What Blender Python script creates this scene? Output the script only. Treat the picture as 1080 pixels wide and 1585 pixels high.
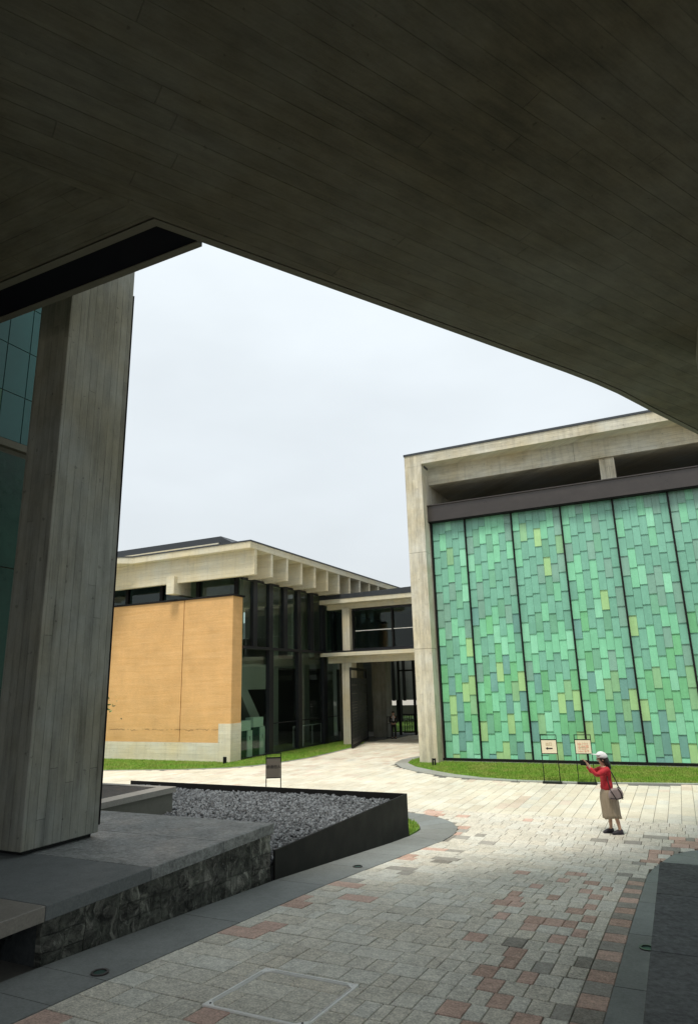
import bpy, math, random
import numpy as np
from mathutils import Vector, Matrix, noise
random.seed(7); rng = np.random.default_rng(7)
S = bpy.context.scene; COL = S.collection
for o in list(bpy.data.objects): bpy.data.objects.remove(o)

# ------------------------------------------------------------------ camera
YAW, PITCH, ROLL, EYE = -4.47900655e-01, 2.60037345e-01, -2.75984568e-02, 3.0
f_ = Vector((math.sin(YAW)*math.cos(PITCH), math.cos(YAW)*math.cos(PITCH), math.sin(PITCH)))
r_ = Vector((math.cos(YAW), -math.sin(YAW), 0)); u_ = r_.cross(f_)
r2 = r_*math.cos(ROLL)+u_*math.sin(ROLL); u2 = -r_*math.sin(ROLL)+u_*math.cos(ROLL)
cam = bpy.data.objects.new('camera', bpy.data.cameras.new('camera')); COL.objects.link(cam)
m = Matrix((( r2.x,u2.x,-f_.x,0),(r2.y,u2.y,-f_.y,0),(r2.z,u2.z,-f_.z,EYE),(0,0,0,1)))
cam.matrix_world = m
cam.data.sensor_fit = 'HORIZONTAL'; cam.data.sensor_width = 36; cam.data.lens = 1011.4/1080*36
cam.data.clip_end = 1500; cam.data.clip_start = 0.05
S.camera = cam
# ------------------------------------------------------------------ world and sun
SUN_EL, SUN_AZ = math.radians(68), math.radians(172)     # azimuth measured clockwise from +Y
W = bpy.data.worlds.new('World'); S.world = W; W.use_nodes = True
nt = W.node_tree; nt.nodes.clear()
out = nt.nodes.new('ShaderNodeOutputWorld'); mix = nt.nodes.new('ShaderNodeMixShader')
b1 = nt.nodes.new('ShaderNodeBackground'); b2 = nt.nodes.new('ShaderNodeBackground')
sky = nt.nodes.new('ShaderNodeTexSky'); sky.sky_type = 'NISHITA'; sky.sun_disc = False
sky.sun_elevation = SUN_EL; sky.sun_rotation = SUN_AZ; sky.air_density = 1.5; sky.dust_density = 4
nt.links.new(sky.outputs[0], b1.inputs[0]); b1.inputs[1].default_value = 0.1
tc = nt.nodes.new('ShaderNodeTexCoord'); sep = nt.nodes.new('ShaderNodeSeparateXYZ')
nt.links.new(tc.outputs['Generated'], sep.inputs[0])
cr = nt.nodes.new('ShaderNodeValToRGB'); nt.links.new(sep.outputs[2], cr.inputs[0])
cr.color_ramp.elements[0].position = 0.0; cr.color_ramp.elements[0].color = (.66,.70,.735,1)
cr.color_ramp.elements[1].position = 0.75; cr.color_ramp.elements[1].color = (.90,.97,1.0,1)
nz = nt.nodes.new('ShaderNodeTexNoise'); nz.inputs['Scale'].default_value = 1.6; nz.inputs['Detail'].default_value = 5
mp = nt.nodes.new('ShaderNodeMapping'); mp.inputs['Scale'].default_value = (1,1,2.4)
nt.links.new(tc.outputs['Generated'], mp.inputs[0]); nt.links.new(mp.outputs[0], nz.inputs[0])
mr = nt.nodes.new('ShaderNodeMapRange'); mr.inputs[1].default_value=.3; mr.inputs[2].default_value=.7; mr.inputs[3].default_value=.90; mr.inputs[4].default_value=1.09
nt.links.new(nz.outputs[0], mr.inputs[0])
vs = nt.nodes.new('ShaderNodeVectorMath'); vs.operation='SCALE'
nt.links.new(cr.outputs[0], vs.inputs[0]); nt.links.new(mr.outputs[0], vs.inputs['Scale'])
nt.links.new(vs.outputs[0], b2.inputs[0]); b2.inputs[1].default_value = 0.80
mix.inputs[0].default_value = 0.88
nt.links.new(b1.outputs[0], mix.inputs[1]); nt.links.new(b2.outputs[0], mix.inputs[2]); nt.links.new(mix.outputs[0], out.inputs[0])
sd = bpy.data.lights.new('sun', 'SUN'); sd.energy = 2.25; sd.angle = math.radians(14); sd.color = (1.0,.94,.82)
sun = bpy.data.objects.new('sun', sd); COL.objects.link(sun)
to_sun = Vector((math.sin(SUN_AZ)*math.cos(SUN_EL), math.cos(SUN_AZ)*math.cos(SUN_EL), math.sin(SUN_EL)))
sun.rotation_euler = to_sun.to_track_quat('Z','Y').to_euler(); sun.location = (0,0,60)
S.view_settings.view_transform = 'Standard'; S.view_settings.look = 'None'
S.view_settings.exposure = 0.48; S.view_settings.gamma = 1; S.view_settings.use_curve_mapping = False

# ------------------------------------------------------------------ node helpers and materials
class NT:
    def __init__(s, name):
        s.m = bpy.data.materials.new(name); s.m.use_nodes = True; s.t = s.m.node_tree
        s.b = s.t.nodes['Principled BSDF']; s.geo = s.t.nodes.new('ShaderNodeNewGeometry')
        s.P = s.geo.outputs['Position']
    def lk(s, v, sock):
        if isinstance(v, bpy.types.NodeSocket): s.t.links.new(v, sock)
        else: sock.default_value = v
    def mt(s, op, a, b=0.0, c=None):
        n = s.t.nodes.new('ShaderNodeMath'); n.operation = op; s.lk(a, n.inputs[0]); s.lk(b, n.inputs[1])
        if c is not None: s.lk(c, n.inputs[2])
        return n.outputs[0]
    def dot(s, v, d):
        n = s.t.nodes.new('ShaderNodeVectorMath'); n.operation = 'DOT_PRODUCT'; s.lk(v, n.inputs[0]); n.inputs[1].default_value = d
        return n.outputs['Value']
    def comb(s, x, y, z=0.0):
        n = s.t.nodes.new('ShaderNodeCombineXYZ'); s.lk(x, n.inputs[0]); s.lk(y, n.inputs[1]); s.lk(z, n.inputs[2]); return n.outputs[0]
    def noise(s, vec, scale, detail=4, rough=.6, dist=0):
        n = s.t.nodes.new('ShaderNodeTexNoise'); s.lk(vec, n.inputs['Vector']); n.inputs['Scale'].default_value = scale
        n.inputs['Detail'].default_value = detail; n.inputs['Roughness'].default_value = rough; n.inputs['Distortion'].default_value = dist
        return n.outputs[0]
    def white(s, vec):
        n = s.t.nodes.new('ShaderNodeTexWhiteNoise'); n.noise_dimensions = '3D'; s.lk(vec, n.inputs['Vector']); return n.outputs['Value']
    def mr(s, v, a, b, c, d):
        n = s.t.nodes.new('ShaderNodeMapRange'); s.lk(v, n.inputs[0])
        for i, x in enumerate((a,b,c,d)): n.inputs[i+1].default_value = x
        return n.outputs[0]
    def scale(s, col, f):
        n = s.t.nodes.new('ShaderNodeVectorMath'); n.operation = 'SCALE'; s.lk(col, n.inputs[0]); s.lk(f, n.inputs['Scale']); return n.outputs[0]
    def mixc(s, f, a, b):
        n = s.t.nodes.new('ShaderNodeMix'); n.data_type = 'RGBA'; s.lk(f, n.inputs[0])
        s.lk(a if isinstance(a, bpy.types.NodeSocket) else (*a,1), n.inputs[6]); s.lk(b if isinstance(b, bpy.types.NodeSocket) else (*b,1), n.inputs[7]); return n.outputs[2]
    def rand(s):
        oi = s.t.nodes.new('ShaderNodeObjectInfo')
        return s.white(s.comb(s.mt('MULTIPLY', s.geo.outputs['Random Per Island'], 91.7), s.mt('MULTIPLY', oi.outputs['Random'], 57.3)))
    def bump(s, h, dist, strength=1.0):
        n = s.t.nodes.new('ShaderNodeBump'); s.lk(h, n.inputs['Height']); n.inputs['Distance'].default_value = dist; n.inputs['Strength'].default_value = strength
        s.t.links.new(n.outputs[0], s.b.inputs['Normal'])
    def fin(s, col=None, rough=.8, metal=0, spec=.5):
        if col is not None: s.lk(col if isinstance(col, bpy.types.NodeSocket) else (*col,1), s.b.inputs['Base Color'])
        s.lk(rough, s.b.inputs['Roughness']); s.b.inputs['Metallic'].default_value = metal; s.b.inputs['Specular IOR Level'].default_value = spec
        return s.m

def board(name, A, B, w, base, var=.12, seg=2.6, jd=.45, mott=.5, stain=0.0, rough=.85):
    n = NT(name); a = n.dot(n.P, A); b = n.dot(n.P, B)
    bw = n.mt('DIVIDE', b, w); idn = n.mt('FLOOR', bw); fr = n.mt('FRACT', bw)
    r1 = n.white(n.comb(idn, 3.3)); a2 = n.mt('ADD', n.mt('DIVIDE', a, seg), n.mt('MULTIPLY', r1, 7.0))
    id2 = n.mt('FLOOR', a2); fr2 = n.mt('FRACT', a2); rr = n.white(n.comb(idn, id2))
    dj = n.mt('MULTIPLY', n.mt('MINIMUM', fr, n.mt('SUBTRACT', 1.0, fr)), w)
    joint = n.mt('MULTIPLY', n.mr(dj, .001, .006, 1, 0), n.mr(n.noise(n.comb(a, idn), .9, 3), .35, .65, .1, 1.0))
    dj2 = n.mt('MULTIPLY', n.mt('MINIMUM', fr2, n.mt('SUBTRACT', 1.0, fr2)), seg)
    joint = n.mt('MAXIMUM', joint, n.mt('MULTIPLY', n.mr(dj2, .001, .006, 1, 0), .6))
    grain = n.noise(n.comb(n.mt('MULTIPLY', a, .9), n.mt('MULTIPLY', b, 28), id2), 1.4, 6, .65, .4)
    m1 = n.noise(n.P, .55, 6, .62); m2 = n.noise(n.comb(n.mt('MULTIPLY', a, .5), n.mt('MULTIPLY', b, 1.4)), 3.2, 6, .7)
    fine = n.noise(n.P, 34, 5, .7)
    f = n.mt('ADD', 1.0, n.mt('MULTIPLY', n.mt('SUBTRACT', rr, .5), 2*var))
    for v, k in ((grain,.42),(m1,mott),(m2,mott),(fine,.28)): f = n.mt('ADD', f, n.mt('MULTIPLY', n.mt('SUBTRACT', v, .5), k))
    pit = n.mt('MULTIPLY', n.mr(n.noise(n.P, 9, 2), .70, .74, 0, 1), .35)
    f = n.mt('SUBTRACT', f, n.mt('MULTIPLY', joint, jd)); f = n.mt('SUBTRACT', f, pit)
    if stain:   # vertical rain streaks and damp blotches
        st = n.noise(n.comb(n.mt('MULTIPLY', n.dot(n.P,(1,1,0)), 6), n.mt('MULTIPLY', n.dot(n.P,(0,0,1)), .35)), 1.0, 5, .6)
        f = n.mt('SUBTRACT', f, n.mt('MULTIPLY', n.mr(st, .5, .75, 0, 1), stain))
    f = n.mt('MAXIMUM', f, .12)
    warm = tuple(c*k for c, k in zip(base, (1.06,1.0,.86))); cool = tuple(c*k for c, k in zip(base, (.94,.98,1.04)))
    col = n.scale(n.mixc(n.mr(m1,.35,.65,0,1), warm, cool), f)
    h = n.mt('ADD', n.mt('MULTIPLY', rr, .5), n.mt('ADD', n.mt('MULTIPLY', grain, .5), n.mt('MULTIPLY', fine, .25)))
    n.bump(n.mt('SUBTRACT', h, n.mt('MULTIPLY', joint, 1.2)), .006)
    return n.fin(col, n.mr(m2, .3, .7, rough-.12, rough+.08), spec=.35)

def granite(name, base, speck=.35, var=.16, rough=.7, sc=60, bmp=.003, wet=0.0):
    n = NT(name); r = n.rand()
    s1 = n.noise(n.P, sc, 3, .75); s2 = n.noise(n.P, sc*.22, 4, .6); s3 = n.noise(n.P, .7, 4, .6)
    f = n.mt('ADD', 1.0, n.mt('MULTIPLY', n.mt('SUBTRACT', s1, .5), speck*6.0))
    f = n.mt('ADD', f, n.mt('MULTIPLY', n.mt('SUBTRACT', s2, .5), speck*2.6)); f = n.mt('ADD', f, n.mt('MULTIPLY', n.mt('SUBTRACT', s3, .5), .65))
    f = n.mt('ADD', f, n.mt('MULTIPLY', n.mt('SUBTRACT', r, .5), 2*var)); f = n.mt('MAXIMUM', f, .15)
    n.bump(n.mt('ADD', s1, n.mt('MULTIPLY', s2, 1.5)), bmp)
    rg = n.mr(n.noise(n.P, 1.3, 4), .35, .65, rough-.15-wet, rough+.1)
    return n.fin(n.scale(n.mixc(r, tuple(c*k for c,k in zip(base,(1.03,1,.95))), tuple(c*k for c,k in zip(base,(.985,1,1.0)))), f), rg)

def simple(name, col, rough=.6, metal=0, var=.15, sc=6, bmp=0.0, spec=.5):
    n = NT(name); a = n.noise(n.P, sc, 5, .65); b_ = n.noise(n.P, sc*7, 3, .6)
    f = n.mt('ADD', 1.0, n.mt('MULTIPLY', n.mt('SUBTRACT', a, .5), var*3)); f = n.mt('ADD', f, n.mt('MULTIPLY', n.mt('SUBTRACT', b_, .5), var))
    if bmp: n.bump(n.mt('ADD', a, b_), bmp)
    return n.fin(n.scale((*col,), f), n.mr(a,.3,.7,max(.03,rough-.08),min(1,rough+.08)), metal, spec)

def glass(name, tint, refl=1.0, dens=.75):
    n = NT(name); t = n.t
    tr = t.nodes.new('ShaderNodeBsdfTransparent'); tr.inputs[0].default_value = (*[c*dens for c in tint],1)
    gl = t.nodes.new('ShaderNodeBsdfGlossy'); gl.inputs['Roughness'].default_value = .015; gl.inputs[0].default_value=(.9,.97,.95,1)
    fr = t.nodes.new('ShaderNodeFresnel'); fr.inputs[0].default_value = 1.5
    bp = t.nodes.new('ShaderNodeBump'); bp.inputs['Distance'].default_value = .004; bp.inputs['Strength'].default_value=.5
    t.links.new(n.noise(n.P, .8, 2), bp.inputs['Height']); t.links.new(bp.outputs[0], gl.inputs['Normal'])
    mx = t.nodes.new('ShaderNodeMixShader'); t.links.new(n.mt('MULTIPLY', n.mt('MULTIPLY', fr.outputs[0], refl), n.mt('SUBTRACT', 1.0, n.geo.outputs['Backfacing'])), mx.inputs[0])
    t.links.new(tr.outputs[0], mx.inputs[1]); t.links.new(gl.outputs[0], mx.inputs[2])
    t.links.new(mx.outputs[0], t.nodes['Material Output'].inputs[0]); return n.m

VX = ((0,0,1),(1,1,0)); HX = ((1,1,0),(0,0,1))       # boards standing up / lying flat
M = {}
M['conc_v'] = board('concrete_upright_boards', *VX, .14, (.62,.58,.475), var=.08, stain=.30, mott=.95, seg=4)
M['conc_h'] = board('concrete_level_boards', *HX, .15, (.61,.57,.465), var=.07, stain=.24, mott=.85, seg=4)
M['cream_h'] = board('pale_concrete_level_boards', *HX, .16, (.68,.63,.49), var=.05, mott=.3, stain=.12, jd=.25)
M['cream_v'] = board('pale_concrete_upright_boards', *VX, .12, (.60,.56,.45), var=.06, mott=.35, stain=.15, jd=.25)
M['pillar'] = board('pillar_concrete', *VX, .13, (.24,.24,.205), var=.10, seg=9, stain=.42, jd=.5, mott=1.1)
sdir = Vector((.502,.865,0)).normalized(); sn = Vector((-sdir.y, sdir.x, 0))
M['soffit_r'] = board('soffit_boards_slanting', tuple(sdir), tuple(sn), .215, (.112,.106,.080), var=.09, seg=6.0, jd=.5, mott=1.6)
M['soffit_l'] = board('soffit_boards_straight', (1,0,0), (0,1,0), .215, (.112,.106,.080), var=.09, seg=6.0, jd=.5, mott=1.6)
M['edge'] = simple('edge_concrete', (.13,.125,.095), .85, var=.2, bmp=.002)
M['black'] = simple('black_steel', (.010,.010,.010), .65, 0, .2, 3, 0, .2)
M['blackpanel'] = simple('black_soffit_panel', (.006,.007,.011), .9, 0, .1, 3, 0, .08)
M['darkframe'] = simple('dark_window_frame', (.018,.02,.024), .4, .2, .15, 4)
M['bronze'] = simple('dark_bronze_metal', (.075,.066,.062), .34, .55, .16, 1.2, .001)
M['roof'] = simple('dark_roof_sheet', (.045,.052,.06), .5, .2, .12, 2)
M['dark_in'] = simple('interior_dark', (.20,.21,.20), .8, 0, .1)
M['in_floor'] = simple('interior_floor', (.22,.21,.18), .4, 0, .1)
M['in_pale'] = simple('interior_pale_plaster', (.36,.38,.33), .7, 0, .06)
M['mint'] = simple('mint_cabinet', (.50,.62,.50), .5, 0, .05)
M['glass'] = glass('clear_window_glass', (.88,.95,.92), 1.0, .92)
M['glass_d'] = glass('dark_window_glass', (.72,.84,.84), 1.0, .85)
M['teal_glass'] = simple('teal_spandrel_glass', (.022,.11,.105), .10, 0, .12, .8, 0, .3)
M['green_glass'] = simple('green_spandrel_glass', (.03,.12,.06), .1, 0, .12, .8, 0, .3)
M['deep_glass'] = simple('deep_green_polished_stone', (.02,.06,.045), .3, 0, .4, 1.5, .004, .2)
M['white'] = simple('white_paint', (.72,.72,.70), .6, 0, .04)
M['steel'] = simple('pale_steel_frame', (.85,.85,.82), .5, 0, .03)
M['beige'] = simple('beige_sign_board', (.78,.70,.52), .6, 0, .04)
M['taupe'] = simple('taupe_sign_board', (.15,.13,.105), .6, 0, .06)
M['ink'] = simple('sign_ink', (.02,.017,.014), .6, 0, .02)
M['ink2'] = simple('sign_ink_brown', (.42,.31,.18), .6, 0, .02)
M['pinkprint'] = simple('sign_map_print', (.72,.42,.30), .6, 0, .02)
M['slate'] = granite('dark_slate_slab', (.115,.125,.127), .18, .08, .8, 45, .002, .05)
M['slate_rough'] = granite('rough_slate_slab', (.19,.20,.20), .40, .08, .75, 22, .010, .1)
M['slate_brown'] = granite('brown_grey_slab', (.19,.175,.155), .14, .05, .6, 45, .002)
M['kerb'] = granite('grey_kerb_stone', (.20,.215,.215), .14, .08, .8, 40, .002)
M['kerbpale'] = granite('pale_kerb_stone', (.30,.31,.29), .12, .07, .6, 50, .001)
M['blackstone'] = granite('black_slate_paving', (.045,.05,.052), .35, .08, .5, 20, .006, .2)
PV = [granite('paver_grey', (.57,.55,.49), .36, .06, .85, 55, .004), granite('paver_warm_grey', (.60,.57,.50), .36, .06, .85, 55, .004),
      granite('paver_red', (.50,.345,.285), .32, .16, .85, 55, .004), granite('paver_dark', (.31,.29,.26), .30, .2, .85, 55, .004),
      granite('paver_pale', (.60,.58,.52), .32, .06, .85, 55, .004)]
CV = [granite('court_cream', (.62,.585,.49), .14, .05, .8, 30, .003), granite('court_sand', (.60,.56,.47), .14, .05, .8, 30, .003),
      granite('court_pale', (.64,.61,.52), .12, .05, .8, 30, .003), granite('court_pink', (.59,.51,.43), .16, .08, .8, 30, .003), granite('court_grey', (.57,.555,.49), .16, .06, .8, 30, .003)]
M['bed'] = simple('joint_sand', (.13,.125,.11), .95, 0, .2, 20)
M['bedfar'] = simple('far_ground', (.30,.28,.24), .95, 0, .15, 4)
M['soil'] = simple('lawn_soil', (.11,.21,.03), .95, 0, .5, 2.5, .02)
M['coping'] = granite('deck_coping', (.30,.285,.265), .12, .05, .7, 45, .002)
M['deckwall'] = simple('deck_wall_concrete', (.16,.155,.13), .85, 0, .25, 3, .003)
M['slat'] = simple('dark_deck_slat', (.03,.03,.032), .6, 0, .2, 6)
def mkgrass():
    n = NT('grass_blades'); r = n.rand(); a = n.noise(n.P, 1.1, 6, .7)
    c = n.mixc(r, (.13,.29,.02), (.25,.43,.045)); c = n.mixc(n.mr(a,.42,.62,0,.85), c, (.32,.36,.08)); return n.fin(c, .7)
M['grass'] = mkgrass()
def mkleaf():
    n = NT('leaf'); r = n.rand(); return n.fin(n.mixc(r, (.03,.09,.015), (.11,.21,.03)), .5)
M['leaf'] = mkleaf()
M['bark'] = simple('bark', (.09,.07,.05), .9, 0, .4, 8, .01)
def mkgravel():
    n = NT('gravel_stones'); r = n.rand(); f = n.noise(n.P, 60, 3)
    c = n.mixc(n.mt('POWER', r, 1.3), (.022,.024,.028), (.16,.175,.19)); c = n.scale(c, n.mr(f,.3,.7,.75,1.3)); return n.fin(c, .55)
M['gravel'] = mkgravel()
def mkstone():
    n = NT('split_face_stone'); r = n.rand(); a = n.noise(n.P, 5.5, 8, .78, 1.2); b_ = n.noise(n.P, 24, 6, .75); v = n.noise(n.comb(n.dot(n.P,(0,1,0)), n.mt('MULTIPLY', n.dot(n.P,(0,0,1)), .5)), 7, 5, .7, 1.5)
    c = n.mixc(n.mr(a,.4,.6,0,1), (.02,.022,.018), (.15,.155,.13)); c = n.mixc(n.mr(v,.52,.62,0,.8), c, (.33,.33,.285))
    c = n.scale(c, n.mr(r,0,1,.7,1.35)); n.bump(n.mt('ADD', a, n.mt('MULTIPLY', b_, .6)), .05); return n.fin(c, .75)
M['stone'] = mkstone()
def mkearth():
    n = NT('rammed_earth_wall'); z = n.dot(n.P,(0,0,1)); x = n.dot(n.P,(1,1,0))
    lay = n.noise(n.comb(n.mt('MULTIPLY', x, .22), n.mt('MULTIPLY', z, 3.0)), 2.0, 6, .68, .5); blot = n.noise(n.P, 1.1, 6, .65); fine = n.noise(n.comb(n.mt('MULTIPLY', x, 2.2), n.mt('MULTIPLY', z, 9)), 4, 5, .7)
    c = n.mixc(n.mr(lay,.35,.65,0,1), (.66,.385,.15), (.71,.435,.19)); f = n.mt('ADD', .56, n.mt('MULTIPLY', blot, .50)); f = n.mt('ADD', f, n.mt('MULTIPLY', fine, .35))
    crack = n.mt('ADD', z, n.mt('MULTIPLY', n.noise(n.comb(x, 0.0), 1.3, 5, .7), .35))       # a ragged darker bed line low on the wall
    cm = n.mt('MULTIPLY', n.mr(n.mt('ABSOLUTE', n.mt('SUBTRACT', crack, 1.50)), .004, .035, 1, 0), n.mr(n.noise(n.comb(x,7.0), 2.2, 4), .42, .55, 0, .55))
    n.bump(n.mt('ADD', lay, fine), .012); return n.fin(n.scale(c, n.mt('MULTIPLY', f, n.mt('SUBTRACT', 1.0, cm))), .9)
M['earth'] = mkearth()
def tilemat(i, col):
    n = NT('glazed_tile_%d' % i); r = n.rand(); a = n.noise(n.P, 2.0, 5, .6); st = n.noise(n.comb(n.mt('MULTIPLY', n.dot(n.P,(1,0,0)), 9), n.mt('MULTIPLY', n.dot(n.P,(0,0,1)), .8)), 1.2, 5)
    f = n.mt('ADD', .90, n.mt('MULTIPLY', a, .28)); f = n.mt('ADD', f, n.mt('MULTIPLY', n.mt('SUBTRACT', r, .5), .18)); f = n.mt('ADD', f, n.mt('MULTIPLY', n.mt('SUBTRACT', st, .5), .28))
    z = n.dot(n.P,(0,0,1)); band_shade = n.mt('MULTIPLY', n.mr(n.mt('ADD', z, n.mt('MULTIPLY', n.noise(n.comb(n.mt('MULTIPLY', n.dot(n.P,(1,0,0)), 14), 0.0), 1, 4), 1.2)), 9.4, 10.3, 0, 1), .45)  # darker tile tops: shadow and reflection of the band painted into the colour
    n.bump(a, .01); return n.fin(n.scale(col, n.mt('MULTIPLY', f, n.mt('SUBTRACT', 1.0, band_shade))), n.mr(a,.3,.7,.16,.36), spec=.5)
TC = dict(mint=(.21,.59,.36), green=(.17,.51,.25), teal=(.18,.45,.33), grey=(.21,.41,.32), lime=(.35,.60,.26), blue=(.16,.37,.32), deep=(.17,.43,.28), light=(.26,.65,.43), olive=(.25,.50,.26))
TM = {k: tilemat(i, tuple(1.06*(.94*v+.06*(.2*c[0]+.7*c[1]+.1*c[2])) for v in c)) for i, (k, c) in enumerate(TC.items())}
M['slate_dark'] = granite('near_black_slate', (.085,.09,.092), .36, .12, .9, 18, .010)
M['skin'] = simple('skin', (.50,.30,.21), .5, 0, .05); M['red'] = simple('red_jacket', (.50,.022,.035), .75, 0, .25, 14, .003)
M['khaki'] = simple('khaki_skirt', (.36,.29,.21), .85, 0, .15, 12, .003); M['hair'] = simple('black_hair', (.012,.01,.009), .45, 0, .3, 30)
M['capwhite'] = simple('white_cap', (.78,.78,.80), .7, 0, .06); M['shoe'] = simple('dark_shoe', (.03,.025,.035), .6, 0, .2)
M['bagpink'] = simple('mauve_grey_bag', (.33,.26,.25), .45, 0, .2, 9, .002); M['bagdark'] = simple('bag_strap', (.03,.022,.022), .6, 0, .2)
M['suit'] = simple('black_suit', (.012,.012,.015), .7, 0, .2); M['shirt'] = simple('white_shirt', (.7,.7,.72), .7, 0, .05)

# ------------------------------------------------------------------ mesh helpers
class MB:
    def __init__(s): s.v=[]; s.f=[]; s.mi=[]
    def add(s, vs, fs, mi=0):
        k=len(s.v); s.v += [tuple(p) for p in vs]; s.f += [tuple(i+k for i in f) for f in fs]; s.mi += [mi]*len(fs); return s
    def box(s, x0,x1,y0,y1,z0,z1, mi=0):
        x0,x1=sorted((x0,x1)); y0,y1=sorted((y0,y1)); z0,z1=sorted((z0,z1))
        return s.add([(x0,y0,z0),(x1,y0,z0),(x1,y1,z0),(x0,y1,z0),(x0,y0,z1),(x1,y0,z1),(x1,y1,z1),(x0,y1,z1)],
              [(0,3,2,1),(4,5,6,7),(0,1,5,4),(1,2,6,5),(2,3,7,6),(3,0,4,7)], mi)
    def prism(s, pts, z0, z1, mi=0):
        a = sum(pts[i][0]*pts[(i+1)%len(pts)][1]-pts[(i+1)%len(pts)][0]*pts[i][1] for i in range(len(pts)))
        if a < 0: pts = pts[::-1]
        n=len(pts); zz0=z0 if callable(z0) else (lambda x,y:z0); zz1=z1 if callable(z1) else (lambda x,y:z1)
        vs=[(x,y,zz0(x,y)) for x,y in pts]+[(x,y,zz1(x,y)) for x,y in pts]
        return s.add(vs, [tuple(range(n-1,-1,-1)), tuple(range(n,2*n))]+[(i,(i+1)%n,n+(i+1)%n,n+i) for i in range(n)], mi)
    def bar(s, p, q, t, mi=0, t2=None):
        p=Vector(p); q=Vector(q); d=(q-p).normalized(); a=d.cross(Vector((0,0,1)))
        if a.length<.01: a=Vector((1,0,0))
        a.normalize(); b=a.cross(d); a=a*t/2; b=b*(t2 or t)/2
        return s.add([p-a-b,p+a-b,p+a+b,p-a+b,q-a-b,q+a-b,q+a+b,q-a+b],[(0,1,2,3),(7,6,5,4),(0,4,5,1),(1,5,6,2),(2,6,7,3),(3,7,4,0)],mi)
    def tube(s, pts, rad, n=8, mi=0):
        pts=[Vector(p) for p in pts]; rings=[]
        for i,p in enumerate(pts):
            d=(pts[min(i+1,len(pts)-1)]-pts[max(i-1,0)]).normalized(); a=d.cross(Vector((0,0,1)))
            if a.length<.05: a=d.cross(Vector((0,1,0)))
            a.normalize(); b=a.cross(d); r=rad[i] if isinstance(rad,(list,tuple)) else rad
            rings.append([p+(a*math.cos(t)+b*math.sin(t))*r for t in [2*math.pi*k/n for k in range(n)]])
        return s.loft(rings, mi)
    def loft(s, rings, mi=0, cap=True):
        n=len(rings[0]); vs=[p for r in rings for p in r]; fs=[]
        for i in range(len(rings)-1):
            for k in range(n): fs.append((i*n+k, i*n+(k+1)%n, (i+1)*n+(k+1)%n, (i+1)*n+k))
        if cap: fs += [tuple(range(n-1,-1,-1)), tuple((len(rings)-1)*n+k for k in range(n))]
        return s.add(vs, fs, mi)
    def mesh(s, name, mats, smooth=False):
        me=bpy.data.meshes.new(name); me.from_pydata(s.v,[],s.f)
        for m_ in (mats if isinstance(mats,(list,tuple)) else [mats]): me.materials.append(m_)
        me.polygons.foreach_set('material_index', s.mi)
        if smooth: me.polygons.foreach_set('use_smooth', [True]*len(me.polygons))
        me.update(); return me
def obj(name, me, parent=None, loc=None, kind=None, label=None):
    o=bpy.data.objects.new(name, me); COL.objects.link(o)
    if loc is not None: o.location = loc
    if parent is not None:
        o.parent = parent
        if loc is None: o.location = -world_loc(parent)
    if kind: o['kind']=kind
    if label: o['label']=label
    return o
def world_loc(o):
    p=Vector(o.location)
    return p + (world_loc(o.parent) if o.parent else Vector((0,0,0)))
def thing(name, label, cat, loc=(0,0,0), group=None, rot=0):
    o=bpy.data.objects.new(name, None); COL.objects.link(o); o.location=loc; o.rotation_euler=(0,0,rot)
    o.empty_display_size=.3; o['label']=label; o['category']=cat
    if group: o['group']=group
    return o
def tag(o, label, cat, group=None):
    o['label']=label; o['category']=cat
    if group: o['group']=group
    return o
def P(name, parent, mats, fn=None, smooth=False, kind=None, label=None, box=None):
    b=MB()
    if box: b.box(*box)
    if fn: fn(b)
    return obj(name, b.mesh(name, mats, smooth), parent, kind=kind, label=label)
def ctr_obj(name, parent, me_local, loc, label=None):       # piece with its own origin under a parent
    return obj(name, me_local, parent, loc=Vector(loc)-world_loc(parent), label=label)
def bevel(o, w=.01, seg=2):
    md=o.modifiers.new('bevel','BEVEL'); md.width=w; md.segments=seg; md.limit_method='ANGLE'
def inpoly(x,y,poly):
    c=False; n=len(poly)
    for i in range(n):
        x1,y1=poly[i]; x2,y2=poly[(i+1)%n]
        if (y1>y)!=(y2>y) and x < (x2-x1)*(y-y1)/(y2-y1)+x1: c=not c
    return c
def zg(y): return float(np.interp(y, (-60,0,4.7,8.55,13.4,99), (1.9,.93,.68,.43,0,0)))
ZG = lambda x,y: zg(y)
exec_order = None
#PART2
# ================================================================== GROUND
strip_out = [(-13,16.15),(-7.5,16.1),(-6.28,15.98),(-5.84,15.87),(-5.35,15.57),(-4.96,15.19),(-4.67,14.66),(-4.57,14.11),(-4.6,13.4),(-4.62,12.6)]
strip_in  = [(-13,15.45),(-7.5,15.4),(-6.45,15.3),(-5.98,15.1),(-5.72,14.88),(-5.50,14.55),(-5.37,14.25),(-5.36,13.95),(-5.38,13.6),(-5.38,12.6)]
g=MB(); ys=[-30,-6,0,2,4.7,8.55,13.4,16.5]
for a,b in zip(ys[:-1], ys[1:]):
    g.add([(-14,a,zg(a)-.035),(14,a,zg(a)-.035),(14,b,zg(b)-.035),(-14,b,zg(b)-.035)],[(0,1,2,3)])
g.add([(-14,16.5,-.035),(14,16.5,-.035),(14,60,-.035),(-14,60,-.035)],[(0,1,2,3)])
ground = obj('ground', g.mesh('ground', M['bed']), kind='structure')
gf=MB()
for x0,x1,y0,y1 in ((-500,-14,-500,600),(14,500,-500,600),(-14,14,60,600),(-14,14,-500,-30)):
    gf.add([(x0,y0,-.05),(x1,y0,-.05),(x1,y1,-.05),(x0,y1,-.05)],[(0,1,2,3)])
obj('ground', gf.mesh('ground_far', M['bedfar']), kind='structure')

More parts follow.
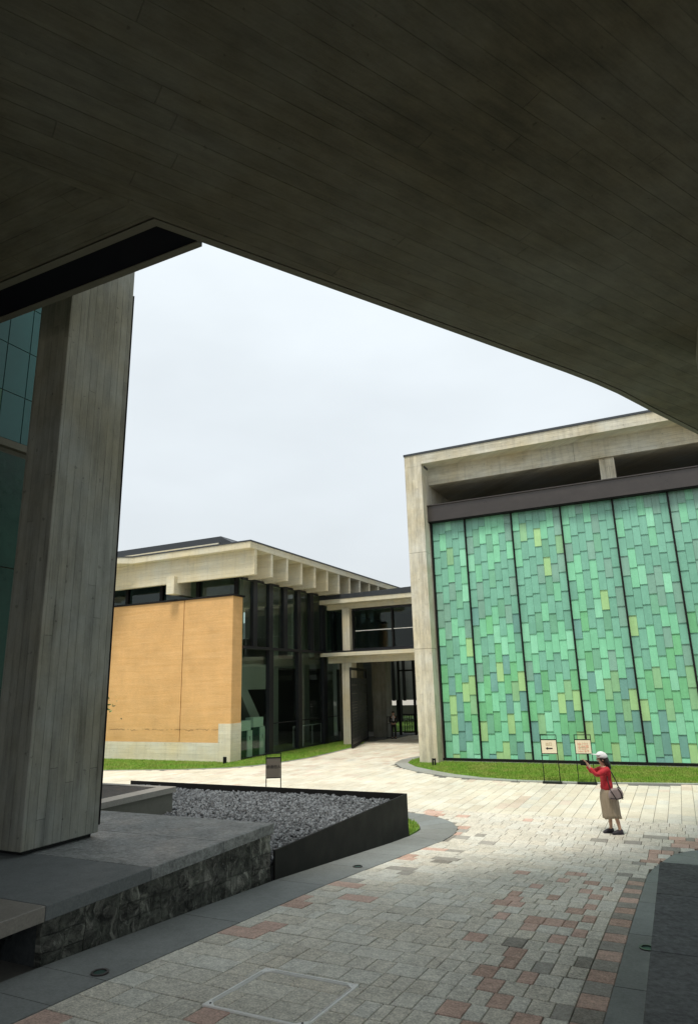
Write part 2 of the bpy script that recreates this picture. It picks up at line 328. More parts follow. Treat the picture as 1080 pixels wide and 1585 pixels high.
# right lawn / left lawn outlines
rk_out=[(-8.6,30.2),(-9.9,29.0),(-10.45,27.6),(-10.62,26.4),(-10.42,25.2),(-9.65,23.95),(-8.6,22.95),(-7.4,22.15),(-6.2,21.75),(-4.9,21.58),(-3,21.70),(.1,22.30),(6,23.6),(14,25.6)]
rk_in =[(-8.6,29.6),(-9.5,28.5),(-10.0,27.3),(-10.12,26.3),(-9.93,25.35),(-9.25,24.35),(-8.25,23.45),(-7.2,22.65),(-6.1,22.12),(-4.95,21.88),(-3,21.90),(.1,22.46),(6,23.74),(14,25.73)]
lawn_r = rk_in + [(14,26.1),(-8.6,26.1)]
lawn_l_edge=[(-34,17.6),(-26,19.5),(-20.9,20.65),(-17.9,21.6),(-16.4,22.45),(-15.7,23.4),(-15.25,24.7),(-14.95,26.5),(-15.0,28.8),(-15.15,31.2),(-15.5,33.2),(-15.9,34.3)]
lawn_l = lawn_l_edge + [(-17.6,34.3),(-17.6,24.2),(-34,24.2)]

def tileable(x,y):       # where small pavers / slabs may lie
    if y<12.6: return -4.62<x<-.82
    return True
right_out=[(-.82,11.6),(-.76,12.3),(-.65,13.1),(-.5,13.75),(-.25,14.08),(-.1,14.2),(.5,14.42),(1.6,14.6),(5,14.7),(5,11)]
left_zone = strip_out + [(-4.62,8.6),(-13,8.6)]
right_zone = right_out + [(5,-20),(-.82,-20)]
def blocked(x,y): return inpoly(x,y,left_zone) or inpoly(x,y,right_zone)

ramp = obj('ramp_paving', None); ramp['kind']='structure'; 
court = obj('courtyard_paving', None); court['kind']='structure'
def border_dist(x,y):
    d=9
    for poly in (strip_out+[(-4.62,2)], [(-.82,2)]+right_out[:9]):
        for (a,b),(c,e) in zip(poly[:-1],poly[1:]):
            vx,vy=c-a,e-b; t=max(0,min(1,((x-a)*vx+(y-b)*vy)/(vx*vx+vy*vy))); d=min(d,math.hypot(x-a-vx*t,y-b-vy*t))
    return d
hatch=(-3.57,-2.70,4.66,5.52)
forced={}; tiles=[]; y=2.6
while y<16.5:
    h=.30 if random.random()<.8 else .30
    h=min(h, 16.52-y)
    edge=[]; xr=-.82
    if y<11.2:
        while xr>-2.25: w_=(.225 if not edge else random.choice((.14,.16,.18,.20))); edge.append([xr-w_,xr,y,y+h]); xr-=w_
        tiles += edge
        for i_,t_ in enumerate(edge): forced[(round(t_[0],4),round(t_[2],4))]=((3 if int(round(y/.3))%2 else 2) if i_==0 else 2 if (i_ in (2,3) and int(round(y/.3))%2==i_%2 and random.random()<.55) or (i_==5 and random.random()<.32) or (i_ in (4,7,8) and random.random()<.14) else 3 if random.random()<.02 else random.choice((0,0,1)))
    x=-4.62 if y<12.4 else (-12.5 if y>16 else -4.56); x1=xr if y<11.2 else -.82 if y<12.0 else 6.0
    if 12.4<=y<=16: x=-7.0
    while x<x1-.02:
        w=random.choice((.15,.20,.20,.30,.30,.30,.45)) if (x+x1*0)>-3.0 or random.random()<.4 else random.choice((.20,.30,.30,.45))
        w=min(w,x1-x)
        if w<.06: break
        if x1-(x+w)<.1: w=x1-x
        tiles.append([x,x+w,y,y+h]); x+=w
    y+=h
def clip(poly_fn, t):    # shrink a tile sideways until it leaves the blocked zones
    x0,x1,y0,y1=t; n=24; inside=[not poly_fn((x0+(x1-x0)*(i+.5)/n),(y0+y1)/2) for i in range(n)]
    if all(inside): return t
    if not any(inside): return None
    idx=[i for i,v in enumerate(inside) if v]; a=x0+(x1-x0)*idx[0]/n; b=x0+(x1-x0)*(idx[-1]+1)/n
    return [a,b,y0,y1] if b-a>.05 else None
final=[]
for t in tiles:
    if t[3]>12.3:
        t=clip(blocked,t)
        if t is None: continue
    final.append(t)
def paver_col(x,y,key=None):
    if key in forced: return forced[key]
    d=border_dist(x,y)
    if y<9: return 2 if x<-2.4 and random.random()<.55*math.exp(-d/.5) else random.choice((0,0,0,1,1,4))
    p=.48*math.exp(-d/.45) if y<13 else .62*math.exp(-d/.5)
    if x>-2.4 and y<10: p=max(p,.22*math.exp(-max(0,d-.3)/.6))
    if random.random()<p: return 2 if random.random()<.66 else 3
    return random.choice((0,0,0,1,1,4))
camx=0
final.sort(key=lambda t:(t[0]+t[1])**2/4+((t[2]+t[3])/2)**2+ (0 if True else 0))
vis=[]; 
Kc=cam.matrix_world.inverted()
def project(p):
    q=Kc@Vector(p); return (540+1011.4*q.x/-q.z, 792.5-1011.4*q.y/-q.z) if q.z<-.1 else (-9999,-9999)
def paver_verts(t, gap=.004):
    x0,x1,y0,y1=t; x0+=gap;x1-=gap;y0+=gap;y1-=gap; dz=random.uniform(-.002,.0025); tx=random.uniform(-.003,.003); e=.006
    zz=lambda x,y: zg(y)+dz+tx*(x-(x0+x1)/2)/max(.1,x1-x0)
    top=[(x0+e,y0+e),(x1-e,y0+e),(x1-e,y1-e),(x0+e,y1-e)]; bot=[(x0,y0),(x1,y0),(x1,y1),(x0,y1)]
    vs=[(x,y,zg(y)-.04) for x,y in bot]+[(x,y,zz(x,y)-.004) for x,y in bot]+[(x,y,zz(x,y)) for x,y in top]
    fs=[(0,1,5,4),(1,2,6,5),(2,3,7,6),(3,0,4,7),(4,5,9,8),(5,6,10,9),(6,7,11,10),(7,4,8,11),(8,9,10,11)]
    return vs,fs
def inhatch(t): 
    cx,cy=(t[0]+t[1])/2,(t[2]+t[3])/2; return hatch[0]<cx<hatch[1] and hatch[2]<cy<hatch[3]
hatch_tiles=[]
# clip tiles against the hatch frame
pieces=[]
for t in final:
    x0,x1,y0,y1=t; hx0,hx1,hy0,hy1=hatch
    if x1<=hx0 or x0>=hx1 or y1<=hy0 or y0>=hy1: pieces.append((t,False)); continue
    xs=sorted({x0,x1,*[v for v in (hx0,hx1) if x0<v<x1]}); yy=sorted({y0,y1,*[v for v in (hy0,hy1) if y0<v<y1]})
    for a,b in zip(xs[:-1],xs[1:]):
        for c,d in zip(yy[:-1],yy[1:]):
            if b-a>.03 and d-c>.03:
                q=[a,b,c,d]; pieces.append((q, inhatch(q)))
ind=0; rest=MB(); hatch_list=[]
for t,inh in pieces:
    cx,cy=(t[0]+t[1])/2,(t[2]+t[3])/2
    if inh: hatch_list.append(t); continue
    c=paver_col(cx,cy,(round(t[0],4),round(t[2],4))); px,py=project((cx,cy,zg(cy))); seen=-20<px<1100 and py<1610
    vs,fs=paver_verts(t)
    if seen and ind<300:
        me=bpy.data.meshes.new('paver'); l=Vector((cx,cy,zg(cy)))
        me.from_pydata([tuple(Vector(v)-l) for v in vs],[],fs); me.materials.append(PV[c]); obj('paver', me, ramp, loc=l); ind+=1
    else: rest.add(vs,fs,c)
obj('paver_field', rest.mesh('paver_field', PV), ramp, kind='stuff')

# courtyard slabs, long joints running away from the camera
cs=MB(); cind=0; lst=[]
x=-34.0; col=0
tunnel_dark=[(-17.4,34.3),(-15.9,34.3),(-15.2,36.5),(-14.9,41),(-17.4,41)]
while x<10:
    y=16.52 - (0 if -13<x<10 else 0) ; y-= random.random()*0
    first=True; yy=16.52 if x>-13 else 12.0
    off=random.uniform(.15,.6); y=yy
    while y<41:
        h = off if first else random.choice((.45,.6,.6,.75)); first=False
        cx,cy=x+.139,y+h/2
        ok = not inpoly(cx,cy,rk_out+[(14,60),(-8.6,60)]) and not inpoly(cx,cy,lawn_l) and not (cx<-17.4 and cy>24) and not inpoly(cx,cy,tunnel_dark)
        if cx>-8.6 and cy>26: ok=False
        if ok: lst.append((x,x+.278,y,y+h))
        y+=h
    x+=.278
def cc(x,y):
    d=min(math.hypot(x-a,y-b) for a,b in rk_out[1:12]+[(-14.6,33),(-14,36),(-5,16.4),(-4.6,17)])
    if random.random()<.5*math.exp(-d/.7): return random.choice((3,3,4))
    if x<-8 and random.random()<.10: return 3
    return random.choice((0,0,1,2,4) if x>-4 else (0,1,2,2))
lst.sort(key=lambda t:(t[0]**2+t[2]**2))
for t in lst:
    x0,x1,y0,y1=t; cx,cy=(x0+x1)/2,(y0+y1)/2; vs,fs=paver_verts(t,.004); c=cc(cx,cy)
    px,py=project((cx,cy,0)); seen=-10<px<1090
    if seen and cind<300 and y0>16.4:
        me=bpy.data.meshes.new('slab'); l=Vector((cx,cy,0)); me.from_pydata([tuple(Vector(v)-l) for v in vs],[],fs); me.materials.append(CV[c]); obj('slab', me, court, loc=l); cind+=1
    else: cs.add(vs,fs,c)
obj('slab_field', cs.mesh('slab_field', CV), court, kind='stuff')
dk=MB()
for i in range(7):
    for j in range(14):
        cx=-17.3+.35*i; cy=34.35+.5*j
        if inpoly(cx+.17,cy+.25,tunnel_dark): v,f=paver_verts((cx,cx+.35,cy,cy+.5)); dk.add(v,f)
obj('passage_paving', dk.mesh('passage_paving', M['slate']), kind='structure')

# kerb strips
def ribbon(name, outer, inner, parent, mat, z=0.004, th=.05):
    for (a,b),(c,d) in zip(zip(outer[:-1],outer[1:]), zip(inner[:-1],inner[1:])):
        if math.hypot(a[0]-b[0],a[1]-b[1])<.05: continue
        k=.006
        cen=((a[0]+b[0]+c[0]+d[0])/4,(a[1]+b[1]+c[1]+d[1])/4)
        q=[(x+(cen[0]-x)*k/max(.3,math.hypot(x-cen[0],y-cen[1])), y+(cen[1]-y)*k/max(.3,math.hypot(x-cen[0],y-cen[1]))) for x,y in (a,b,d,c)]
        bb=MB().prism(q, lambda x,y:zg(y)-th, lambda x,y:zg(y)+z); l=Vector((cen[0],cen[1],zg(cen[1])))
        bb.v=[tuple(Vector(v)-l) for v in bb.v]; obj(name, bb.mesh(name, mat), parent, loc=l)
kl=obj('kerb_strip', None); kl['kind']='structure'
ribbon('kerb_slab', strip_out, strip_in, kl, M['kerb'])
ybr=[12.6,11.3,10.0,8.55,6.6,4.7,4.15,2.8,1.5,0,-2]
ribbon('kerb_slab', [(-4.62,y) for y in ybr], [(-5.38,y) for y in ybr], kl, M['kerb'])
kr=obj('kerb_strip', None); kr['kind']='structure'
yb=[-2,0,1.6,3.2,4.8,6.45,8.05,9.6,11.0,11.6]
ribbon('kerb_slab', [(-.82,y) for y in yb], [(-.36,y) if y<8.05 else (.2,y) for y in yb], kr, M['kerb'])
ro=right_out[:9]; ri=[(.2,11.6),(.25,12.2),(.3,12.9),(.35,13.4),(.45,13.6),(.6,13.7),(.9,13.85),(1.8,14.0),(5,14.1)]
ribbon('kerb_slab', ro, ri, kr, M['kerb'])
P('kerb_infill', kr, M['blackstone'], lambda b: b.prism([(.21,8.06)]+ri+[(5,8.06)], lambda x,y:zg(y)-.05, lambda x,y:zg(y)-.004))
klr=obj('lawn_kerb', None); klr['kind']='structure'
ribbon('kerb_stone', rk_out, rk_in, klr, M['kerbpale'], z=.03)
kll=obj('lawn_kerb', None); kll['kind']='structure'
off=[(x+.10 if y>22 else x+.02, y-.10 if y<24 else y) for x,y in lawn_l_edge]
ribbon('kerb_stone', off, lawn_l_edge, kll, M['kerbpale'], z=.02)

# lawns: soil sheet and grass blades as counted-as-stuff geometry
def lawn(poly, n, hmax, zfn=lambda x,y:.03, seen_only=True):
    b=MB().prism(poly, -.03, .03); soil=obj('lawn', b.mesh('lawn', M['soil']), kind='structure')
    xs=[p[0] for p in poly]; ys_=[p[1] for p in poly]; v=[]; k=0; tries=0
    while k<n and tries<n*14:
        tries+=1; x=random.uniform(min(xs),max(xs)); y=random.uniform(min(ys_),max(ys_))
        if not inpoly(x,y,poly): continue
        if seen_only:
            px,py=project((x,y,0))
            if not(-30<px<1110): continue
        h=random.uniform(.4,1)*hmax; a=random.uniform(0,6.28); w=.012; dx,dy=math.cos(a)*w,math.sin(a)*w; lx,ly=random.uniform(-.025,.025),random.uniform(-.025,.025)
        v += [(x-dx,y-dy,.028),(x+dx,y+dy,.028),(x+lx,y+ly,.03+h)]; k+=1
    nv=len(v); me=bpy.data.meshes.new('grass'); me.from_pydata(v,[],[(i,i+1,i+2) for i in range(0,nv,3)]); me.materials.append(M['grass'])
    return obj('grass', me, kind='stuff')
tag(lawn(lawn_r, 60000, .07), 'mown green grass blades along the foot of the green tiled hall', 'grass')
tag(lawn(lawn_l, 60000, .07), 'mown green grass blades in front of the orange wall and glass lobby', 'grass')
tipp=[(-5.385,13.66),(-5.37,13.95),(-5.38,14.22),(-5.51,14.53),(-5.73,14.86),(-5.99,15.08),(-6.46,15.27),(-7.5,15.37),(-12.9,15.42),(-12.9,13.66)]
tag(lawn(tipp, 14000, .07), 'small patch of grass inside the curved kerb behind the gravel planter', 'grass')
tag(lawn([(-30,42),(-2,42),(-2,62),(-30,62)], 9000, .12), 'sunlit grass beyond the iron fence at the passage end', 'grass')

# ================================================================== LEFT STONE PLATFORM
pl = thing('stone_platform', 'low platform of dark slate slabs on a rough split stone wall, left of the ramp', 'platform', (-8,6.5,.6))
def slab(b_, x0,x1,y0,y1,mat,name='slab',z1=1.16,th=.13,parent=None):
    bb=MB().box(x0+.003,x1-.003,y0+.003,y1-.003,z1-th,z1); l=Vector(((x0+x1)/2,(y0+y1)/2,z1)); bb.v=[tuple(Vector(v)-l) for v in bb.v]
    o=obj(name, bb.mesh(name, mat), parent, loc=l-world_loc(parent)); bevel(o,.006,1); return o
XE=-5.38
for (y0,y1,mats) in ((2.2,3.45,('slate_brown',)*3),(3.45,4.70,('slate_brown',)*3),(4.70,6.05,('slate',)*3),(6.05,7.33,('slate_rough','slate','slate')),(7.33,8.50,('slate_rough','slate_rough','slate'))):
    for (x0,x1),mm in zip(((-7.9,XE),(-10.4,-7.9),(-13,-10.4)), mats): slab(None,x0,x1,y0,y1,M[mm],parent=pl)
P('recess_wall', pl, M['black'], lambda b: b.box(-13,XE-.55,2.2,4.69,.2,1.02))  # black colour stands in for the dark of the open void
P('core', pl, M['blackstone'], lambda b: b.box(-13,XE-.14,4.74,8.5,.1,1.02))
# split stones: rows of uneven blocks
def rough_stone(y0,y1,z0f,z1f,parent,ex=XE, amp=.06):
    b=MB(); ny,nz=6,5; base=[]; d=random.uniform(-.02,.02)
    for j in range(nz+1):
        for i in range(ny+1):
            yy=y0+.005+(y1-y0-.01)*i/ny; z0_=z0f(yy); z1_=z1f(yy); zz=z0_+.004+(z1_-z0_-.008)*j/nz
            e=min(i,ny-i,j,nz-j); o_=noise.noise(Vector((yy*6,zz*6,3)))*amp+noise.noise(Vector((yy*17,zz*17,9)))*amp*.5
            xx=ex-.045+ (d*.6+o_ if e>0 else -.004+noise.noise(Vector((yy*6,zz*6,3)))*amp*.6)
            base.append((min(xx,ex-.004),yy,zz))
    fs=[]; k=ny+1
    for j in range(nz):
        for i in range(ny): a=j*k+i; fs.append((a,a+1,a+k+1,a+k))
    n0=len(base); back=[(ex-.13,p[1],p[2]) for p in (base[0],base[ny],base[-1],base[nz*k])]
    ring=[i for i in range(ny+1)]+[k*j+ny for j in range(1,nz+1)]+[nz*k+i for i in range(ny-1,-1,-1)]+[k*j for j in range(nz-1,0,-1)]
    vs=base+[(ex-.13,base[i][1],base[i][2]) for i in ring]; m_=len(ring)
    for q in range(m_): a,b2=ring[q],ring[(q+1)%m_]; fs.append((b2,a,n0+q,n0+(q+1)%m_))
    l=Vector((ex-.07,(y0+y1)/2,(z0f(y0)+z1f(y0))/2)); vs=[tuple(Vector(v)-l) for v in vs]
    me=bpy.data.meshes.new('stone'); me.from_pydata(vs,[],fs); me.materials.append(M['stone']); pass
    obj('stone', me, parent, loc=l-world_loc(parent))
y=4.72; ztop=1.025
while y<8.46:
    w=random.uniform(.26,.52); y1=min(8.49,y+w); 
    if 8.49-y1<.15: y1=8.49
    gz=lambda yy: zg(yy)-.03
    t=random.uniform(.35,.65); full=random.random()<.18
    if full: rough_stone(y,y1,gz,lambda yy:ztop,pl)
    elif random.random()<.45:
        s=random.uniform(-.05,.05); mid=lambda yy,t=t,s=s,y=y: gz(yy)+(ztop-gz(yy))*t+s*(yy-y)
        rough_stone(y,y1,gz,mid,pl); rough_stone(y,y1,mid,lambda yy:ztop,pl)
    else:
        ta,tb=.33+random.uniform(-.06,.06),.68+random.uniform(-.06,.06); s=random.uniform(-.08,.08)
        ma=lambda yy,s=s,y=y,ta=ta: gz(yy)+(ztop-gz(yy))*ta+s*(yy-y); mb_=lambda yy,tb=tb: gz(yy)+(ztop-gz(yy))*tb
        ym=y+(y1-y)*random.uniform(.4,.6)
        rough_stone(y,y1,gz,ma,pl); 
        rough_stone(y,ym,ma,mb_,pl); rough_stone(ym,y1,ma,mb_,pl); rough_stone(y,y1,mb_,lambda yy:ztop,pl)
    y=y1
# ================================================================== RIGHT PLATFORM
pr = thing('stone_platform', 'near-black polished slate platform in the lower right corner of the view', 'platform', (2,4,.6))
yy=[-2.9,-1.5,-.1,1.3,2.7,4.15,5.56,6.94,8.07]
for a,b in zip(yy[:-1],yy[1:]):
    for x0,x1 in ((-.44,1.5),(1.5,3.6)): slab(None,x0,x1,a,b,M['slate_dark'],parent=pr)
P('base_wall', pr, M['blackstone'], lambda b: b.box(-.40,3.56,-2.86,8.03,0,1.03))

# ================================================================== GRAVEL PLANTER
gp = thing('planter', 'long black steel planter wall holding grey gravel beside the ramp', 'planter', (-8,11,.4))
t_=.03
P('side_wall', gp, M['black'], lambda b: b.prism([(XE-t_,8.52),(XE,8.52),(XE,13.6),(XE-t_,13.6)], lambda x,y:zg(y)-.05, .81))
P('end_wall', gp, M['black'], lambda b: b.box(-12.9,XE-t_-.001,13.57,13.6,-.03,.81))
P('bed', gp, M['blackstone'], lambda b: b.box(-12.9,XE-t_-.01,8.52,13.56,-.03,.60))
def gravel_mesh(n):
    t=(1+5**.5)/2; ico=np.array([(-1,t,0),(1,t,0),(-1,-t,0),(1,-t,0),(0,-1,t),(0,1,t),(0,-1,-t),(0,1,-t),(t,0,-1),(t,0,1),(-t,0,-1),(-t,0,1)])/math.hypot(1,t)
    fc=np.array([(0,11,5),(0,5,1),(0,1,7),(0,7,10),(0,10,11),(1,5,9),(5,11,4),(11,10,2),(10,7,6),(7,1,8),(3,9,4),(3,4,2),(3,2,6),(3,6,8),(3,8,9),(4,9,5),(2,4,11),(6,2,10),(8,6,7),(9,8,1)])
    x=rng.uniform(-12.8,XE-.07,n*2); y=rng.uniform(8.56,13.53,n*2); keep=~((x<-9.22)&(y<11.0)); x=x[keep][:n]; y=y[keep][:n]; k=len(x)
    z=.665+.03*np.sin(x*1.3+2)*np.cos(y*1.1)+rng.uniform(-.03,.035,k)
    s=rng.uniform(.018,.044,k)[:,None]*rng.uniform(.6,1.25,(k,3)); V=ico[None]*s[:,None,:]*rng.uniform(.75,1.25,(k,12,1))
    a=rng.uniform(0,6.28,k); b=rng.uniform(-.7,.7,k); ca,sa,cb,sb=np.cos(a),np.sin(a),np.cos(b),np.sin(b)
    X=V[...,0]*ca[:,None]-V[...,1]*sa[:,None]; Y=V[...,0]*sa[:,None]+V[...,1]*ca[:,None]; Z=V[...,2]
    Y2=Y*cb[:,None]-Z*sb[:,None]; Z2=Y*sb[:,None]+Z*cb[:,None]; V=np.stack([X,Y2,Z2],-1)+np.stack([x,y,z],-1)[:,None,:]
    F=(fc[None]+12*np.arange(k)[:,None,None]).reshape(-1,3); me=bpy.data.meshes.new('gravel')
    me.vertices.add(k*12); me.vertices.foreach_set('co', V.ravel()); me.loops.add(F.size); me.loops.foreach_set('vertex_index', F.ravel().astype(np.int32))
    me.polygons.add(len(F)); me.polygons.foreach_set('loop_start', np.arange(0,F.size,3,dtype=np.int32)); me.materials.append(M['gravel']); me.update(calc_edges=True); return me
tag(obj('gravel', gravel_mesh(32000), kind='stuff'), 'loose grey crushed stone filling the black planter', 'gravel')
# slatted deck block
dkb = thing('slatted_deck', 'raised block with dark slats and pale stone coping behind the concrete pillar', 'deck', (-10.5,10,.9))
P('block', dkb, M['deckwall'], lambda b: b.box(-12.85,-9.27,8.53,10.92,.5,1.06))
P('coping', dkb, M['coping'], lambda b: (b.box(-9.58,-9.22,8.53,10.96,1.062,1.16), b.box(-12.85,-9.581,10.80,10.96,1.062,1.16)))
sl=MB().box(-1.62,1.62,-.04,.04,-.03,.03).mesh('slat', M['slat']); yv=8.62
while yv<10.76: ctr_obj('slat', dkb, sl, (-11.22,yv,1.115)); yv+=.105

# ================================================================== BIG CONCRETE PILLAR
pi_ = thing('concrete_pillar', 'tall board-marked concrete pillar standing on the left stone platform', 'pillar', (-7.6,6.44,1.16))
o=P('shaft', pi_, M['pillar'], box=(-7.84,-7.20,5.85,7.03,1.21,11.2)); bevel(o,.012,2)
P('shadow_gap', pi_, M['black'], box=(-7.78,-7.27,5.93,6.97,1.161,1.209))
P('joint_strip', pi_, M['black'], box=(-7.60,-7.192,7.033,7.045,1.3,9.3))
# glazed building behind the pillar
gb = thing('glass_building', 'teal glass clad building partly hidden behind the big pillar at the left edge', 'building', (-11,9,0))
XL=-9.5
P('wall', gb, M['deckwall'], box=(XL-6,XL-.05,-9,8.0,-.5,12))  # unseen stretch behind the camera, added to shade the pillar
i=0
for zi,(z0,z1) in enumerate(((7.12,7.95),(7.95,8.81),(8.81,9.67),(9.67,10.5),(10.5,11.4))):
    y0=4.60
    while y0<8.0:
        y1=y0+ (.64 if y0<6.5 else .43)
        mm=M['green_glass'] if (zi==0 and y0<6.3) else M['teal_glass']
        P('pane', gb, mm, lambda b: b.add([(XL+.01,y0+.008,z0+.008),(XL+.01,y1-.008,z0+.008),(XL+.01,y1-.008,z1-.008),(XL+.01,y0+.008,z1-.008),(XL-.04,y0+.008,z0+.008),(XL-.04,y1-.008,z0+.008),(XL-.04,y1-.008,z1-.008),(XL-.04,y0+.008,z1-.008)],[(0,1,2,3),(0,4,5,1),(3,2,6,7),(1,5,6,2),(0,3,7,4)]))
        y0=y1
P('glazing_bars', gb, M['deckwall'], lambda b: (b.box(XL-.045,XL-.012,4.6,8,7.1,11.4)))
P('ledge', gb, M['edge'], box=(XL-.05,XL+.06,4.6,8.0,6.98,7.10))
for y0 in (4.62,6.02,7.42):
    for z0 in (1.2,3.1,5.0): P('pane', gb, M['deep_glass'], box=(XL-.045,XL,y0,min(8,y0+1.385),z0,z0+1.88))

# ================================================================== CANOPY OVERHEAD
HS=8.0
cn = thing('concrete_canopy', 'huge dark board-marked concrete canopy filling the top of the view', 'canopy', (0,3,HS))
O=[(-16,4.69),(-4.53,4.69),(-1.0,10.68),(-.62,11.36),(-.30,12.0),(-.03,12.62),(.22,13.2),(1.08,15.1),(3.2,20.1)]
def offs(pts,d):
    out=[]
    for i,p in enumerate(pts):
        a=Vector(pts[max(i-1,0)]); c=Vector(pts[min(i+1,len(pts)-1)]); p=Vector(p); n1=(p-a); n2=(c-p)
        if n1.length<1e-6: n1=n2
        if n2.length<1e-6: n2=n1
        n1=n1.normalized(); n2=n2.normalized(); na=Vector((n1.y,-n1.x)); nb=Vector((n2.y,-n2.x)); nn=(na+nb).normalized(); k=d/max(.3,nn.dot(na)); out.append((p.x+nn.x*k,p.y+nn.y*k))
    return out
I1=offs(O,.10); I2=offs(O,.125)
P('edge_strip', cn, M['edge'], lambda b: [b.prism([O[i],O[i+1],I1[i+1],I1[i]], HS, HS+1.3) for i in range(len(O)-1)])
P('drip_groove', cn, M['black'], lambda b: [b.prism([I1[i],I1[i+1],I2[i+1],I2[i]], HS+.04, HS+1.2) for i in range(len(O)-1)])
fold=(I2[1][0]-5.0, I2[1][1]-9.0)
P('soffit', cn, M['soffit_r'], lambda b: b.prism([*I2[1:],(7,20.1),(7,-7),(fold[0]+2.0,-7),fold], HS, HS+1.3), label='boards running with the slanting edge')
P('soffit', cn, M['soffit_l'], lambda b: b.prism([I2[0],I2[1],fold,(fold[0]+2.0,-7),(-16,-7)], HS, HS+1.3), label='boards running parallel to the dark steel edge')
ex0=-4.53; k=(-1.0+4.53)/(10.68-4.69); xe=lambda y: -4.53+k*(y-4.69)
P('steel_soffit_panel', cn, M['blackpanel'], lambda b: b.prism([(-16,4.692),(xe(4.692)-.004,4.692),(xe(5.11)-.004,5.11),(-16,5.11)], HS+.012, HS+1.2))
P('outer_lip', cn, M['edge'], lambda b: [b.box(a,c-.006,5.112,5.205,HS-.0,HS+4.6) for a,c in ((-16,-12.6),(-12.6,-9.4),(-9.4,-7.12),(-7.12,-5.25),(-5.25,-4.30))])  # made tall above the view to keep sun off the pillar
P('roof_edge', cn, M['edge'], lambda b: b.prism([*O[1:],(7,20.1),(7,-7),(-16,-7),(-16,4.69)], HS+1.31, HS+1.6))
rp = thing('concrete_pier', 'dark concrete pier carrying the canopy at the right edge of the view', 'pier', (1.6,10.6,0))
P('shaft', rp, M['pillar'], lambda b: b.box(.955,2.6,10.05,11.2,-.05,HS-.002))
# ================================================================== GREEN TILED HALL (right)
hall = thing('exhibition_hall', 'big concrete framed hall clad in overlapping green glazed tiles, on the right', 'building', (0,28,0))
YF, YP = 25.42, 26.16
def HP(name, mat, *box, bev=0): 
    o=P(name, hall, M[mat], box=box)
    if bev: bevel(o, bev, 2)
    return o
# corner column in pours, with shallow joints between them
for z0,z1 in ((.02,4.35),(4.36,8.30),(8.31,12.08)): HP('corner_column','conc_v',-9.47,-8.72,YF,YP+.35,z0,z1,bev=.008)
HP('roof_beam','conc_h',-8.719,10,YF,YF+.30,12.16,12.60); HP('roof_beam','conc_v',-9.47,-8.72,YF,YF+.35,12.085,12.60)
HP('roof_soffit','conc_h',-8.719,10,YF+.301,27.2,12.20,12.62)
HP('roof_trim','roof',-9.50,10,YF-.03,YF+.5,12.602,12.69)
HP('roof','roof',-9.47,10,YF+.5,42,12.55,12.66)
for a,b_ in ((-8.718,-2.56),(-2.55,3.7),(3.71,10)): HP('recessed_beam','conc_h',a,b_,26.26,26.75,11.40,12.199)
HP('recess_ceiling','conc_h',-8.718,10,26.751,30,11.42,11.50)
HP('recess_wall','dark_in',-8.718,10,29.9,30,9.0,11.42); HP('recess_floor','roof',-8.718,10,26.3,29.9,9.9,10.0)
for x in (-1.67,4.6): HP('stub_column','conc_v',x,x+.55,26.38,26.9,10.001,11.399)
HP('recess_side','conc_v',-8.95,-8.72,26.52,30,9.5,12.19)
HP('back_body','conc_h',-9.40,10,26.55,42,-.05,9.88)
def band(b):
    y0=25.90; prof=[(y0,9.68),(y0,10.34),(y0-.05,10.36),(y0-.05,10.40),(26.30,10.40),(26.30,9.76),(26.0,9.68)]
    b.loft([[(-8.715,y,z) for y,z in prof],[(10,y,z) for y,z in prof]])
P('metal_band', hall, M['bronze'], band)
HP('band_lip','black',-8.715,10,25.93,26.24,9.64,9.679)
edges=[-8.655,-7.20,-5.26,-3.32,-1.38,.54,2.48,4.42,6.36,8.3,9.9]
for i,x in enumerate(edges): HP('mullion','black',x-.021,x+.021,26.07,26.30,.165,9.64)
HP('base_rail','black',-8.72,9.95,26.03,26.30,.07,.164); HP('plinth','kerbpale',-8.8,9.95,25.98,26.4,-.03,.068)
HP('tile_backing','dark_in',-8.70,9.9,26.24,26.54,.1,9.70)
offs7=[.80,.34,.43,.80,.34,.80,.43]; offs5=[.80,.32,.43,.80,.33]; PITCH=.735
tl=[]
for pi,(a,b_) in enumerate(zip(edges[:-1],edges[1:])):
    a+=.032; b_-=.032; n=5 if pi==0 else 7; w=(b_-a)/n
    for c in range(n):
        z=(offs5 if pi==0 else offs7)[c]-PITCH
        while z<9.64:
            z0=max(z,.166); z1=min(z+PITCH+.03,9.64)
            if z1-z0>.05: tl.append((a+w*c,a+w*(c+1),z0,z1, z0>z+.001))
            z+=PITCH
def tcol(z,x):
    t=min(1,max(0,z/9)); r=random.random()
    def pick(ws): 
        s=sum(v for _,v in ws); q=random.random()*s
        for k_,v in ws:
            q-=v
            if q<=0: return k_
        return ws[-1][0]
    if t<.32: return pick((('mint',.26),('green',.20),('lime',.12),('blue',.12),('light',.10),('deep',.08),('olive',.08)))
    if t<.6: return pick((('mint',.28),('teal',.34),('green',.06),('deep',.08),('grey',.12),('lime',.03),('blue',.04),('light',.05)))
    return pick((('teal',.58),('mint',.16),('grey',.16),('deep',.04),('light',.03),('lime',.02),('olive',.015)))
keys=list(TM); cache={}
def wedge(w,h,d0=.032):
    return MB().add([(0,0,0),(w,0,0),(w,0,h),(0,0,h),(0,-d0,0),(w,-d0,0),(w,-.004,h),(0,-.004,h)],[(4,5,6,7),(0,1,5,4),(0,4,7,3),(1,2,6,5),(3,7,6,2),(0,3,2,1)])
tl.sort(key=lambda t:(t[0]+.14)**2+(t[2]-2.6)**2)
field=MB(); n=0
